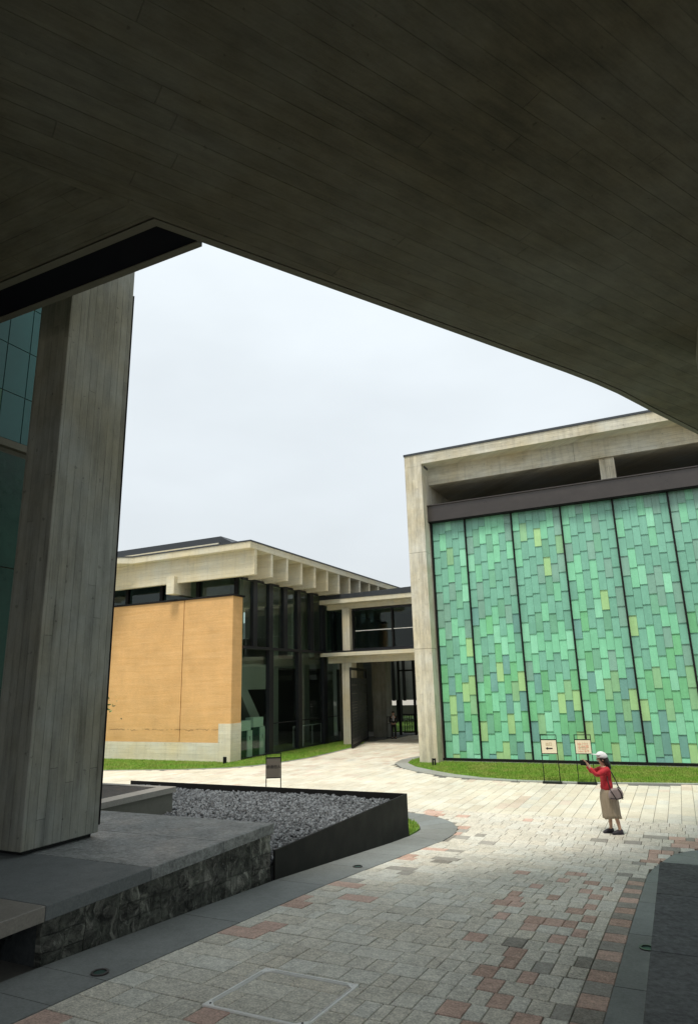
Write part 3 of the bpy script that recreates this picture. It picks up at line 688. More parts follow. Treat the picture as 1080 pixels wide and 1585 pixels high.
for x0,x1,z0,z1,cut in tl:
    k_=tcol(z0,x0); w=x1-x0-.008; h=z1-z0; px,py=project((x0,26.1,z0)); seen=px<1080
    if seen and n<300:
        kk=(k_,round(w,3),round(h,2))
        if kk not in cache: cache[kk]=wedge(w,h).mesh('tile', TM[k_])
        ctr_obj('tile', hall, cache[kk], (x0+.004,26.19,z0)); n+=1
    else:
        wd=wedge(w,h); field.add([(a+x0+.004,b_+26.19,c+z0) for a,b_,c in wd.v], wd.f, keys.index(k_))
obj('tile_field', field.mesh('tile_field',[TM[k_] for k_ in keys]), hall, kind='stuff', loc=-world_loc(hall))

# ================================================================== LOBBY BUILDING (middle)
lob = thing('lobby_building', 'two-storey building with orange rammed earth wall, finned concrete eave and tall glass lobby', 'building', (-20,28,0))
def LP(name, mat, *box, bev=0, label=None):
    o=P(name, lob, M[mat], box=box, label=label)
    if bev: bevel(o, bev, 2)
    return o
# rammed earth wall: two panels with an open joint, on a pale concrete base that steps up at the corner
YO=23.88
LP('earth_wall','earth',-20.01,-17.30,YO,24.62,.801,7.02,bev=.01); LP('earth_wall','earth',-30,-20.045,YO,24.62,.801,7.02,bev=.01)
lob_corner=LP('wall_base','cream_h',-17.93,-17.286,YO-.012,24.63,-.03,1.58)
LP('wall_base','cream_h',-30,-17.931,YO-.012,24.62,-.03,.80)
LP('wall_cap','black',-30,-17.22,YO-.05,24.70,7.021,7.10)
LP('joint_backing','dark_in',-20.044,-20.011,24.0,24.6,.8,7.0)
# clerestory behind the beam
LP('clerestory_glass','glass_d',-30,-17.5,24.64,24.67,7.101,8.5); 
for x in (-17.62,-19.8,-22.0,-24.2): LP('clerestory_post','black',x-.09,x+.09,24.5,24.63,7.101,8.2)
LP('clerestory_wall','dark_in',-28.8,-20.2,25.3,25.4,7.1,8.9)  # unseen wall kept behind the glass so the clerestory stays dark
# roof slab, fascia, front beam and bracket
ex,ey=-16.02,23.3; Lx=-22.8
roofpoly=[(ex,ey),(ex,44),(-34,44),(-34,ey-7.8),(Lx-1.44*5,ey-5),(Lx,ey)]
P('roof_slab', lob, M['cream_h'], lambda b: b.prism(roofpoly, 8.95, 9.24))
P('roof_trim', lob, M['roof'], lambda b: b.prism([(ex+.03,ey-.03),(ex+.03,44),(-34,44),(-34,ey-7.85),(Lx-1.44*5,ey-5.03),(Lx,ey-.03)], 9.242, 9.30))
LP('front_beam','cream_h',-30,-16.04,23.66,23.86,7.82,8.948,bev=.006); LP('beam_soffit','cream_h',-30,-17.75,23.861,24.6,8.3,8.6)
LP('bracket','cream_h',-20.76,-20.31,23.44,25.2,7.31,8.12,bev=.006)
LP('upper_roof','roof',-27.5,-18.9,25,40,9.82,10.14); LP('upper_roof_edge','cream_h',-27.2,-19.0,24.95,40,9.60,9.819); LP('upper_wall','cream_h',-26.5,-19.3,25.3,39.5,9.3,9.60)
P('upper_roof_slope', lob, M['roof'], lambda b: b.prism([(-18.9,25),(-18.9,40),(-17.9,40),(-17.9,25.6)], 9.31, lambda x,y: 10.12 if x<-18.5 else 9.5))
fin=MB().box(-1.6,0,0,.15,0,1.07).mesh('eave_fin', M['cream_h'])
for k in range(1,14): o=ctr_obj('eave_fin', lob, fin, (-16.04,23.66+1.357*k,7.878)); bevel(o,.006,1)
LP('fin_beam','cream_h',-17.72,-17.45,24.7,42,7.9,8.94)
# glass wall facing east
XG=-17.40
for k in range(7):
    y=24.66+1.345*k; LP('mullion','darkframe',XG-.05,XG+.13,y+.78,y+1.12,4.86,7.87)
for y in (26.78,29.47,32.2): LP('post','darkframe',XG-.05,XG+.16,y,y+.36,.02,4.74)
LP('transom','darkframe',XG-.04,XG+.20,24.63,34,4.741,4.859); LP('head_rail','darkframe',XG-.05,XG+.1,24.63,42,7.871,7.95); LP('sill_rail','darkframe',XG-.05,XG+.1,24.63,34.2,.0,.10)
LP('mid_rail','darkframe',XG-.03,XG+.02,27.15,34,1.36,1.41)
ym=[24.64,25.44,26.78,28.13,29.47,30.82,32.17,33.51,34.2]
for a,b_ in zip(ym[:-1],ym[1:]): LP('pane','glass',XG-.012,XG,a+.02,b_-.02,4.86,7.87)
for a,b_ in ((24.64,26.78),(27.14,29.47),(29.83,32.2),(32.56,34.2)): LP('pane','glass',XG-.012,XG,a+.01,b_-.01,.10,4.74)
# inside
LP('ground_floor','in_floor',-29,-17.47,24.7,41.5,-.04,.03); LP('upper_floor','in_floor',-29,-20.9,24.7,41.5,4.25,4.62); LP('floor_edge','in_pale',-20.89,-20.6,24.7,41.5,4.1,4.66)
LP('inner_wall','in_pale',-29,-28.9,24.7,41.5,0,6.6); LP('inner_pane','glass',-29,-28.98,24.7,41.5,6.62,8.9); LP('inner_wall','dark_in',-29,-17.4,41.6,41.7,0,8.9); LP('inner_wall','dark_in',-29,-17.4,24.63,24.69,0.03,4.2)  # unseen top pane in the far wall, added to let sky light in
for y in (27.6,31.0,34.4,38): LP('inner_column','in_pale',-20.2,-19.7,y,y+.5,.03,8.9)
for y in (26.0,28.9,30.9,33.2): LP('inner_column','in_pale',-18.75,-18.5,y,y+.22,4.63,7.6)
LP('stair_wall','in_pale',-19.2,-18.6,24.75,29.0,2.95,4.14)
P('stair', lob, M['in_pale'], lambda b: b.loft([[(-18.55,26.2,2.95),(-18.55,26.9,2.95),(-18.55,29.3,.03),(-18.55,28.4,.03)],[(-19.6,26.2,2.95),(-19.6,26.9,2.95),(-19.6,29.3,.03),(-19.6,28.4,.03)]]))
for y in (30.5,31.5,32.5,33.5): LP('handrail','steel',-18.2,-18.17,y,y+.03,.03,1.0)
LP('handrail','steel',-18.2,-18.17,30.5,33.6,1.0,1.04)
for i,(y,h) in enumerate(((24.86,1.62),(25.86,1.72))):
    t=thing('cabinet', ['pale mint cabinet inside the glass beside the orange wall corner','taller pale mint cabinet inside the glass, right of its twin'][i], 'cabinet', (-17.8,y,.03), 'mint cabinets in the lobby')
    P('body', t, M['deep_glass'], box=(-17.9,-17.50,y,y+.78,.03,h-.42)); P('top', t, M['mint'], box=(-17.92,-17.48,y-.01,y+.79,h-.419,h))
    P('side_panel', t, M['mint'], box=(-17.52,-17.44,y+.50,y+.86,.03,h-.43)); P('handle', t, M['black'], box=(-17.439,-17.43,y+.64,y+.67,.8,.95))
# covered bridge, part of a thing of its own
br = thing('covered_bridge', 'two-storey concrete link with dark windows between the glass lobby and green hall', 'building', (-13.5,33,0))
def BP(name, mat, *box, bev=0, label=None):
    o=P(name, br, M[mat], box=box, label=label)
    if bev: bevel(o, bev, 2)
    return o
YB=32.0
BP('upper_slab','cream_h',-17.36,-9.5,YB,40,7.38,7.62,bev=.006); BP('roof','roof',-17.36,-9.5,YB-.02,40,7.621,7.72)
P('roof_upstand', br, M['roof'], lambda b: b.prism([(-17.36,YB+.02),(-9.5,YB+.02),(-9.5,40),(-17.36,40)], 7.721, lambda x,y: 7.83+.02*(x+17.36)))
BP('upper_beam','cream_h',-17.1,-9.5,YB+.42,39.5,7.10,7.379)
BP('lower_slab','cream_h',-17.36,-9.5,YB,40,4.55,4.74,bev=.006); BP('floor_trim','darkframe',-17.3,-9.5,YB+.05,39.9,4.741,4.83)
BP('lower_beam','cream_h',-17.1,-9.5,YB+.45,33.0,4.20,4.549)
BP('upper_column','cream_v',-16.12,-15.68,YB+.3,YB+.75,4.831,7.099,bev=.006)
BP('lower_column','cream_v',-16.22,-15.66,YB+.35,YB+1.0,-.02,4.199,bev=.006)
BP('window_frame','darkframe',-15.66,-9.5,YB+.62,YB+.72,6.98,7.099); BP('window_frame','darkframe',-15.66,-9.5,YB+.62,YB+.72,4.832,4.94)
for x in (-15.62,-13.30,-12.10+.0,-9.9): BP('window_frame','black',x-.05,x+.05,YB+.60,YB+.74,4.941,6.979)
BP('transom','steel',-15.5,-9.6,YB+.66,YB+.69,5.86,5.90)
for a,b_ in ((-15.57,-13.35),(-13.25,-12.15),(-12.05,-9.95)): BP('pane','glass_d',a,b_,YB+.70,YB+.712,4.941,6.979)
BP('pane','glass_d',-17.3,-16.2,YB+.75,YB+.76,4.9,7.1)
BP('inner_wall','in_pale',-14.9,-14.4,35.5,39.9,4.84,7.37); BP('inner_wall','dark_in',-17.3,-9.5,39.8,39.9,4.84,7.37)
for x in (-13.6,-12.3,-11.2): BP('inner_column','in_pale',x,x+.2,37.5,37.8,4.84,7.37)
BP('inner_beam','in_pale',-13.4,-10.0,36.0,36.3,6.55,6.75)
BP('passage_column','pillar',-16.75,-15.85,37.4,38.3,-.02,4.549,bev=.01)
BP('passage_wall','pillar',-17.36,-17.30,34.3,37.4,-.02,4.549)
BP('passage_wall','pillar',-9.6,-9.42,33.0,42,-.02,4.549)
# open gate leaf with wide boards
gate = thing('gate_leaf', 'tall black steel gate leaf with level boards standing open beside the passage column', 'gate', (-14.9,30.5,0))
ga=Vector((-14.84,30.5,0)); gb_=Vector((-16.30,35.6,0)); gd=(gb_-ga).normalized(); gn=Vector((gd.y,-gd.x,0)); L=(gb_-ga).length
def gbar(b,s0,s1,z0,z1,th=.05,off=0): 
    p=[ga+gd*s0+gn*(off-th/2),ga+gd*s1+gn*(off-th/2),ga+gd*s1+gn*(off+th/2),ga+gd*s0+gn*(off+th/2)]
    b.add([(*q.xy,z0) for q in p]+[(*q.xy,z1) for q in p],[(0,3,2,1),(4,5,6,7),(0,1,5,4),(1,2,6,5),(2,3,7,6),(3,0,4,7)])
P('frame', gate, M['black'], lambda b:(gbar(b,0,.12,.03,3.9,.08),gbar(b,L-.12,L,.03,3.9,.08),gbar(b,.121,L-.121,3.78,3.9,.08),gbar(b,.121,L-.121,.03,.15,.08)))
zz=.16; hs_=[.145]*14+[.42,.42,.36]
for h in hs_:
    if zz+h>3.78: h=3.78-zz
    if h<.05: break
    P('board', gate, M['darkframe'], lambda b: gbar(b,.122,L-.122,zz+.010,zz+h-.010,.045,random.uniform(-.006,.006))); zz+=h
# iron fence and tall gate frame at the far end of the passage
fe = thing('iron_fence', 'low black iron fence with upright bars at the far end of the passage', 'fence', (-12.5,39.6,0))
P('rail', fe, M['black'], box=(-15.7,-9.7,39.58,39.62,1.16,1.22)); P('rail', fe, M['black'], box=(-15.7,-9.7,39.58,39.62,.10,.16))
barm=MB().box(-.016,.016,-.016,.016,0,1.0).mesh('bar', M['black']); x=-15.6
while x<-9.7: ctr_obj('bar', fe, barm, (x,39.6,.161)); x+=.155
gfm = thing('steel_portal', 'tall black steel frame standing over the iron fence in the passage', 'portal', (-12.8,39.3,0))
for x in (-15.75,-14.75,-13.3,-11.4): P('post', gfm, M['black'], box=(x-.06,x+.06,39.2,39.35,-.02,4.5))
P('top_bar', gfm, M['black'], box=(-15.68,-9.7,39.22,39.33,3.78,3.88))
# beyond the passage
bk=thing('garden_wall','pale low garden wall beyond the passage and its grass','wall',(-16,63,0)); P('wall', bk, M['deckwall'], box=(-34,0,62.5,62.9,0,1.0))
fb=thing('far_building','dark concrete building closing the view behind the passage','building',(-18,55,0)); P('wall', fb, M['slate'], box=(-40,-2,52,58,1.75,9)); 
for i_ in range(24): P('rib', fb, M['black'], box=(-29+i_*.95,-28.8+i_*.95,51.8,51.99,1.7,8.9))
for i_ in range(6): P('post', fb, M['black'], box=(-30+i_*4.3,-29.6+i_*4.3,52.6,53,0,1.749))
def tree(x,y,h,cr,n,label,group=None,leafr=.16):
    t=thing('tree', label, 'tree', (x,y,0), group)
    def tr(b):
        b.tube([(x,y,-.05),(x+.05,y,h*.3),(x-.06,y+.05,h*.6),(x+.02,y,h*.85)],[.14*h/6,.11*h/6,.07*h/6,.03*h/6],8)
        for k in range(9):
            a=k*2.4; z=h*(.38+.05*k); rr=cr*random.uniform(.5,.85); b.tube([(x,y,z),(x+math.cos(a)*rr*.5,y+math.sin(a)*rr*.5,z+rr*.35),(x+math.cos(a)*rr,y+math.sin(a)*rr,z+rr*.5)],[.05*h/6,.03*h/6,.012*h/6],5)
    P('trunk', t, M['bark'], tr)
    cl=[(random.uniform(-1,1),random.uniform(-1,1),random.uniform(-.6,1)) for _ in range(16)]
    v=[];f=[]
    for i in range(n):
        c=random.choice(cl); s=.42
        p=Vector((c[0]+random.gauss(0,s),c[1]+random.gauss(0,s),c[2]*.8+random.gauss(0,s*.7)))
        p=Vector((x+p.x*cr*.75,y+p.y*cr*.75,h*.7+p.z*cr*.6)); d=Vector((random.gauss(0,1),random.gauss(0,1),random.gauss(0,.6))).normalized(); e=d.cross(Vector((random.random(),random.random(),1))).normalized()
        k=len(v); l=leafr*random.uniform(.6,1.3); v+=[p,p+d*l*.5+e*l*.28,p+d*l,p+d*l*.5-e*l*.28]; f.append((k,k+1,k+2,k+3))
    me=bpy.data.meshes.new('crown'); me.from_pydata([tuple(q) for q in v],[],f); me.materials.append(M['leaf']); obj('crown', me, t)
    return t
for i,(x,y,h) in enumerate(((-24,60,9),(-21.2,48,11),(-16.9,47,11),(-27,49,10),(-13.5,60,8.5))):
    tree(x,y,h,2.4,4000,['dark leafy tree beyond the passage','slim tree beyond the passage in front of the ribbed dark building','nearest tree behind the iron fence, its dark trunk beside the steel portal','leafy tree seen dimly through the passage opening','full tree behind the right end of the iron fence'][i],'trees beyond the passage',.3)
# young tree hidden behind the pillar, a few leaves showing
tree(-14.92,14.0,3.5,.62,520,'small leafy tree mostly hidden behind the concrete pillar',None,.12)

# ================================================================== SIGNS, LIGHTS, COVER
def text_mesh(body, size, mat, name='lettering', extr=.0015):
    c=bpy.data.curves.new(name,'FONT'); c.body=body; c.size=size; c.align_x='CENTER'; c.align_y='CENTER'; c.extrude=extr
    o=bpy.data.objects.new(name,c); COL.objects.link(o); dg=bpy.context.evaluated_depsgraph_get(); me=bpy.data.meshes.new_from_object(o.evaluated_get(dg)); bpy.data.objects.remove(o); me.name=name
    me.materials.clear(); me.materials.append(mat); return me
def stand(x,y,z,w,h,label,rot,board,bz0,bz1,kind):
    t=thing('sign_stand', label, 'sign', (x,y,z), None, rot)
    def q(name,mat,fn): b=MB(); fn(b); return obj(name, b.mesh(name, mat), t, loc=(0,0,0))
    r=.011
    for sx in (-1,1): q('post', M['black'], lambda b: b.box(sx*w/2-r,sx*w/2+r,-r,r,.03,h))
    q('top_bar', M['black'], lambda b: b.box(-w/2+r,w/2-r,-r,r,h-2*r,h))
    q('cross_bar', M['black'], lambda b: b.box(-w/2+r,w/2-r,-r,r,bz1,bz1+.025)); q('cross_bar', M['black'], lambda b: b.box(-w/2+r,w/2-r,-r,r,bz0-.02,bz0))
    bd=q('board', board, lambda b: b.box(-w/2+r+.002,w/2-r-.002,-.008,.008,bz0+.001,bz1-.001))
    q('foot', M['black'], lambda b: b.box(-w/2-.05,w/2+.05,-.14,.14,0,.03))
    def put(me,dx,dz,lab=None): o=obj(me.name, me, bd, loc=(dx,-.0115,dz)); o.rotation_euler=(math.pi/2,0,0); return o
    mid=(bz0+bz1)/2
    if kind=='arrow':
        put(text_mesh('出口',.10,M['ink2']),0,mid+.07)
        b=MB().prism([(-.10,0),(-.04,.045),(-.04,.016),(.10,.016),(.10,-.016),(-.04,-.016),(-.04,-.045)],-.0015,.0015); put(b.mesh('arrow', M['ink']),0,mid-.05)
    if kind=='map':
        b=MB(); 
        for x0,x1,z0,z1 in ((-.15,-.05,.06,.10),(-.02,.14,.08,.095),(-.13,-.10,-.08,.04),(-.06,.05,.0,.03),(.07,.15,-.03,.05),(-.06,.10,-.07,-.05),(-.14,-.02,-.14,-.12),(.02,.08,-.15,-.10),(.10,.15,-.13,-.09)): b.box(x0,x1,z0,z1,-.001,.001)
        put(b.mesh('map_print', M['pinkprint']),0,mid); b2=MB()
        for k in range(5): b2.box(-.16+.07*k,-.155+.07*k,-.16,.14,-.0012,.0012)
        b2.box(-.16,.16,-.02,-.016,-.0012,.0012); put(b2.mesh('map_lines', M['ink2']),0,mid)
    if kind=='text4': put(text_mesh('非请勿入',.085,M['ink']),0,mid+.02)
    return t
RY=math.radians(2)
stand(-3.84,21.60,.012,.46,1.38,'thin black stand with a beige board bearing a left arrow, on the lawn edge',RY+.10,M['beige'],.84,1.22,'arrow')
stand(-2.86,21.72,.012,.46,1.38,'thin black stand with a beige map board, just left of the woman',RY+.10,M['beige'],.84,1.22,'map')
stand(-8.80,13.86,.0,.34,1.52,'black framed stand with a brown-grey notice board behind the gravel planter',.55,M['taupe'],.98,1.40,'text4')
stand(-15.45,37.0,.0,.42,1.20,'sign stand with a grey board beside the guard in the passage',.6,M['kerbpale'],.82,1.16,'arrow')
def small_light(x,y,label,rot=0):
    t=thing('garden_light', label, 'garden light', (x,y,0), None)
    P('post', t, M['black'], box=(x-.07,x-.02,y-.03,y+.03,-.02,.30)); P('post', t, M['black'], box=(x+.02,x+.07,y-.03,y+.03,-.02,.30)); P('cap', t, M['black'], box=(x-.019,x+.019,y-.02,y+.02,.24,.29))
small_light(-8.60,24.6,'little black twin-post garden light on the lawn at the big column foot')
small_light(-17.25,23.45,'little black garden light on the lawn at the orange wall corner')
def ring_light(x,y,label):
    z=zg(y)+.006; t=thing('ground_light', label, 'ground light', (x,y,z), 'round lights set in the kerb strips')
    def rg(b):
        for (ra,rb,z0,z1) in ((.055,.075,0,.012),):
            n=24; ring=[]
            for r,zv in ((rb,0),(rb,z1),(ra,z1),(ra,0)): ring.append([(x+math.cos(2*math.pi*k/n)*r,y+math.sin(2*math.pi*k/n)*r,z+zv-.0*(math.sin(2*math.pi*k/n)*r*0)) for k in range(n)])
            b.loft(ring, cap=False)
    P('ring', t, M['bronze'], rg)
    P('lens', t, M['deep_glass'], lambda b: b.tube([(x,y,z-.004),(x,y,z+.004)],.054,20))
ring_light(-4.79,4.80,'round ground light in the grey kerb nearest the camera, below the stone wall')
ring_light(-4.82,9.99,'round ground light in the kerb strip beside the black planter')
ring_light(-.62,7.60,'round ground light in the kerb strip beside the black platform at right')
hx0,hx1,hy0,hy1=hatch
hc=thing('access_cover','square access cover with a thin steel frame set into the ramp paving','cover',(-3.13,5.09,zg(5.09)))
def fr(b):
    for (a0,a1,c0,c1) in ((hx0-.012,hx1+.012,hy0-.012,hy0+.001),(hx0-.012,hx1+.012,hy1-.002,hy1+.012),(hx0-.012,hx0+.002,hy0+.003,hy1-.003),(hx1-.002,hx1+.012,hy0+.003,hy1-.003)):
        b.prism([(a0,c0),(a1,c0),(a1,c1),(a0,c1)], lambda x,y:zg(y)-.03, lambda x,y:zg(y)+.012)
    for (a0,a1,c0,c1) in ((hx0+.016,hx1-.016,hy0+.016,hy0+.021),(hx0+.016,hx1-.016,hy1-.021,hy1-.016),(hx0+.016,hx0+.021,hy0+.022,hy1-.022),(hx1-.021,hx1-.016,hy0+.022,hy1-.022)):
        b.prism([(a0,c0),(a1,c0),(a1,c1),(a0,c1)], lambda x,y:zg(y)-.03, lambda x,y:zg(y)+.008)
P('frame', hc, M['steel'], fr)
for sx,sy in ((0,0),(1,0),(0,1),(1,1)):
    cx=hx0+.004 if sx==0 else hx1-.004; cy=hy0+.004 if sy==0 else hy1-.004; ax=1 if sx==0 else -1; ay=1 if sy==0 else -1
    k_=P('corner_plate', hc, M['steel'], lambda b: b.prism([(cx,cy),(cx+ax*.085,cy),(cx,cy+ay*.085)], lambda x,y:zg(y)-.02, lambda x,y:zg(y)+.0115))
    P('keyhole', k_, M['black'], lambda b: b.tube([(cx+ax*.028,cy+ay*.028,zg(cy)+.003),(cx+ax*.028,cy+ay*.028,zg(cy)+.013)],.009,10))
for t in hatch_list:
    q=[max(t[0],hx0+.024),min(t[1],hx1-.024),max(t[2],hy0+.024),min(t[3],hy1-.024)]
    if q[1]-q[0]<.02 or q[3]-q[2]<.02: continue
    vs,fs=paver_verts(q,.003); c=random.choice((0,0,1)); l=Vector(((q[0]+q[1])/2,(q[2]+q[3])/2,zg((q[2]+q[3])/2)))
    me=bpy.data.meshes.new('paver'); me.from_pydata([tuple(Vector(v)-l) for v in vs],[],fs); me.materials.append(PV[c]); obj('paver', me, hc, loc=l-world_loc(hc))
#PEOPLE
# ================================================================== PEOPLE
def skin_mesh(name, verts, edges, radii, mat, sub=2, root=0):
    me=bpy.data.meshes.new(name); me.from_pydata(verts, edges, []); o=bpy.data.objects.new(name, me); COL.objects.link(o)
    o.modifiers.new('s','SKIN').use_smooth_shade=True; me.skin_vertices[0] if me.skin_vertices else None
    if not me.skin_vertices:
        bpy.context.view_layer.objects.active=o
    sv=me.skin_vertices[0].data
    for i,r in enumerate(radii): sv[i].radius=(r,r) if not isinstance(r,tuple) else r; sv[i].use_root=(i==root)
    md=o.modifiers.new('u','SUBSURF'); md.levels=sub; md.render_levels=sub
    dg=bpy.context.evaluated_depsgraph_get(); nm=bpy.data.meshes.new_from_object(o.evaluated_get(dg)); bpy.data.objects.remove(o)
    nm.name=name; nm.materials.clear(); nm.materials.append(mat); nm.polygons.foreach_set('use_smooth',[True]*len(nm.polygons)); return nm
def ellip(b, c, r, n=14, m_=10, mi=0, f=None):
    rings=[]
    for j in range(1,m_):
        t=math.pi*j/m_; rings.append([(c[0]+r[0]*math.sin(t)*math.cos(2*math.pi*k/n), c[1]+r[1]*math.sin(t)*math.sin(2*math.pi*k/n), c[2]-r[2]*math.cos(t)) for k in range(n)])
    if f: rings=[[f(p) for p in rg] for rg in rings]
    b.loft(rings, mi)
def pp(name, par, me, label=None): return obj(name, me, par, loc=(0,0,0), label=label)
def bm(fn, name, mat, smooth=True): b=MB(); fn(b); return b.mesh(name, mat, smooth)
# ---- woman, local x = picture right, local y = away from the camera; she faces -x
lady = thing('person', 'woman in white cap, red jacket and khaki skirt, holding up a phone', 'person', (-1.56,15.12,0), None, math.radians(25.66))
V=[];E_=[];Rr=[]
def add(p,r,link=None):
    V.append(p); Rr.append(r)
    if link is not None: E_.append((link,len(V)-1))
    return len(V)-1
pel=add((-.05,0,.84),(.09,.08)); sp=add((-.06,0,1.0),(.075,.07),pel); ch=add((-.07,0,1.16),(.085,.08),sp); nk=add((-.085,0,1.265),.05,ch); nk2=add((-.10,0,1.31),.042,nk)
hd=add((-.108,0,1.365),.06,nk2); hd2=add((-.11,0,1.42),.082,hd); hd3=add((-.105,0,1.475),.07,hd2)
for s,kx,ax in ((1,-.06,-.045),(-1,.03,.075)):          # far leg / near leg
    h=add((-.04,.065*s,.77),.07,pel); k=add(((kx-.04)/2+.01,.08*s,.44),.052,h); a=add((ax,.08*s,.09),.033,k); add((ax-.06,.085*s,.045),.032,a)
hands=[]
for s,sh,el,wr in ((-1,(-.075,-.14,1.215),(-.30,-.16,1.115),(-.405,-.09,1.285)),(1,(-.08,.14,1.215),(-.27,.17,1.14),(-.40,.08,1.30))):
    a=add(sh,.05,ch); e=add(el,.036,a); w=add(wr,.026,e); p=add((wr[0]-.025,wr[1]*.85,wr[2]+.04),.028,w); hands.append((wr,p))
    base=Vector((wr[0]-.028,wr[1]*.85,wr[2]+.055))
    for k,(dy,l) in enumerate(((-.024,.05),(-.008,.058),(.009,.055),(.024,.045))):
        q=base+Vector((-.018,dy,.03)); f1=add(tuple(q),.0085,p); f2=add(tuple(q+Vector((-.022,-.012*s*0,l*.35))),.0078,f1); add(tuple(q+Vector((-.034,-.014*s,l*.30))),.0068,f2)
    th=add((wr[0]-.01,wr[1]*.85-s*.035,wr[2]+.055),.010,p); add((wr[0]-.022,wr[1]*.85-s*.050,wr[2]+.075),.009,th)
body=pp('body', lady, skin_mesh('body',V,E_,Rr,M['skin']))
def face(b):
    ellip(b,(-.197,0,1.400),(.016,.013,.022)); ellip(b,(-.178,0,1.362),(.012,.020,.007))
    for s in (-1,1): ellip(b,(-.105,s*.081,1.395),(.014,.008,.024))
pp('face', lady, bm(face,'face',M['skin'])); pp('eye', lady, bm(lambda b: ellip(b,(-.180,-.028,1.422),(.008,.011,.007)),'eye',M['hair'])); pp('eye', lady, bm(lambda b: ellip(b,(-.180,.028,1.422),(.008,.011,.007)),'eye',M['hair']))
# jacket: torso shell and sleeves
V=[];E_=[];Rr=[]
a=add((-.075,0,.785),(.165,.145)); b_=add((-.06,0,.93),(.135,.12),a); c=add((-.065,0,1.06),(.125,.115),b_); d=add((-.075,0,1.17),(.135,.12),c); e=add((-.085,0,1.245),(.075,.07),d)
for s,sh,el,wr in ((-1,(-.075,-.14,1.215),(-.30,-.16,1.115),(-.395,-.10,1.265)),(1,(-.08,.14,1.215),(-.27,.17,1.14),(-.39,.085,1.28))):
    p=add(sh,.064,d); q=add(el,.052,p); add(wr,.036,q)
jm=skin_mesh('jacket',V,E_,Rr,M['red'],3)
for v in jm.vertices:
    c_=v.co; k=noise.noise(Vector((c_.x*14,c_.y*14,c_.z*9)))*.009+noise.noise(Vector((c_.x*34,c_.y*34,c_.z*20)))*.004
    v.co=c_+v.normal*k
pp('jacket', lady, jm)
def skirt(b):
    rings=[]; n=66
    for z,cx,rx,ry in ((.84,-.06,.12,.11),(.77,-.055,.155,.14),(.65,-.045,.175,.16),(.48,-.035,.172,.16),(.36,-.03,.170,.165),(.295,-.022,.176,.17)):
        u=(.84-z)/.55; rings.append([(cx+(rx*(1+.085*u*math.sin(11*t)+.05*u*math.sin(4*t+1)))*math.cos(t), (ry*(1+.085*u*math.sin(11*t)))*math.sin(t), z+ .012*math.sin(3*t)*u) for t in [2*math.pi*k/n for k in range(n)]])
    b.loft(rings)
pp('skirt', lady, bm(skirt,'skirt',M['khaki']))
def hair(b):
    ellip(b,(-.078,0,1.425),(.098,.098,.100)); 
    b.loft([[(cx+rx*math.cos(t),ry*math.sin(t),z) for t in [2*math.pi*k/14 for k in range(14)]] for z,cx,rx,ry in ((1.44,-.055,.08,.092),(1.36,-.025,.075,.095),(1.29,.0,.062,.10),(1.235,.018,.05,.085),(1.20,.030,.025,.05))])
pp('hair', lady, bm(hair,'hair',M['hair']))
def cap(b):
    rings=[]
    for z,r in ((1.432,.108),(1.465,.110),(1.50,.101),(1.53,.078),(1.55,.043),(1.557,.012)): rings.append([(-.088+r*math.cos(t)*1.03-(z-1.44)*.1, r*math.sin(t)*.92, z+.22*(-r*math.cos(t))*.22) for t in [2*math.pi*k/20 for k in range(20)]])
    b.loft(rings)
pp('cap', lady, bm(cap,'cap',M['capwhite']))
def visor(b):
    up=[];lo=[]
    for k in range(13):
        t=math.pi/2+math.pi*k/12; up.append((-.11+math.cos(t)*.195,math.sin(t)*.088,1.492+.02*abs(math.cos(t))))
    up2=[(x,y,z-.008) for x,y,z in up]; n=len(up); b.add(up+up2,[tuple(range(n)),tuple(range(2*n-1,n-1,-1))]+[(i,i+n,(i+1)%n+n,(i+1)%n) for i in range(n)])
pp('visor', lady, bm(visor,'visor',M['capwhite'],False))
for s,ax in ((1,-.045),(-1,.075)):
    def shoe(b):
        y=.083*s; b.loft([[(x,y+w*math.cos(t),zc+h*math.sin(t)) for t in [2*math.pi*k/12 for k in range(12)]] for x,w,h,zc in ((ax+.05,.025,.03,.045),(ax+.03,.038,.05,.055),(ax-.03,.040,.048,.050),(ax-.09,.043,.036,.038),(ax-.14,.036,.024,.027),(ax-.165,.015,.012,.020))])
        b.box(ax-.16,ax+.055,y-.04,y+.04,.001,.018)
    pp('shoe', lady, bm(shoe,'shoe',M['shoe']))
Rl=Matrix.Rotation(math.radians(25.66),3,'Z'); L0=Vector((-1.56,15.12,0))
ph=thing('phone','black phone held up in both hands by the woman','phone', L0+Rl@Vector((-.455,-.01,1.345)), None, math.radians(25.66+58))
pp('body', ph, bm(lambda b: b.box(-.012,.012,-.09,.09,-.05,.05),'body',M['black'],False)); pp('screen', ph, bm(lambda b: b.box(.0102,.0115,-.078,.078,-.039,.039),'screen',M['deep_glass'],False))
bg=thing('shoulder_bag','mauve grey shoulder bag with dark straps hanging at the woman\'s hip','bag', L0+Rl@Vector((.045,-.20,.79)), None, math.radians(25.66))
def bagm(b):
    prof=[(-.17,-.015,.07),(-.165,-.12,.0),(-.06,-.135,0),(.09,-.13,0),(.135,-.06,0),(.12,.055,0),(.04,.085,0),(-.10,.10,0)]
    pts=[(p[0],p[1]) for p in prof]; rings=[]
    for y,k in ((-.055,.80),(-.045,.95),(0,1.05),(.045,.95),(.055,.80)): rings.append([(x*k,y,z*k) for x,z in pts])
    b.loft(rings)
o=pp('body', bg, bm(bagm,'body',M['bagpink'])); 
md=o.modifiers.new('s','SUBSURF'); md.levels=1; md.render_levels=1
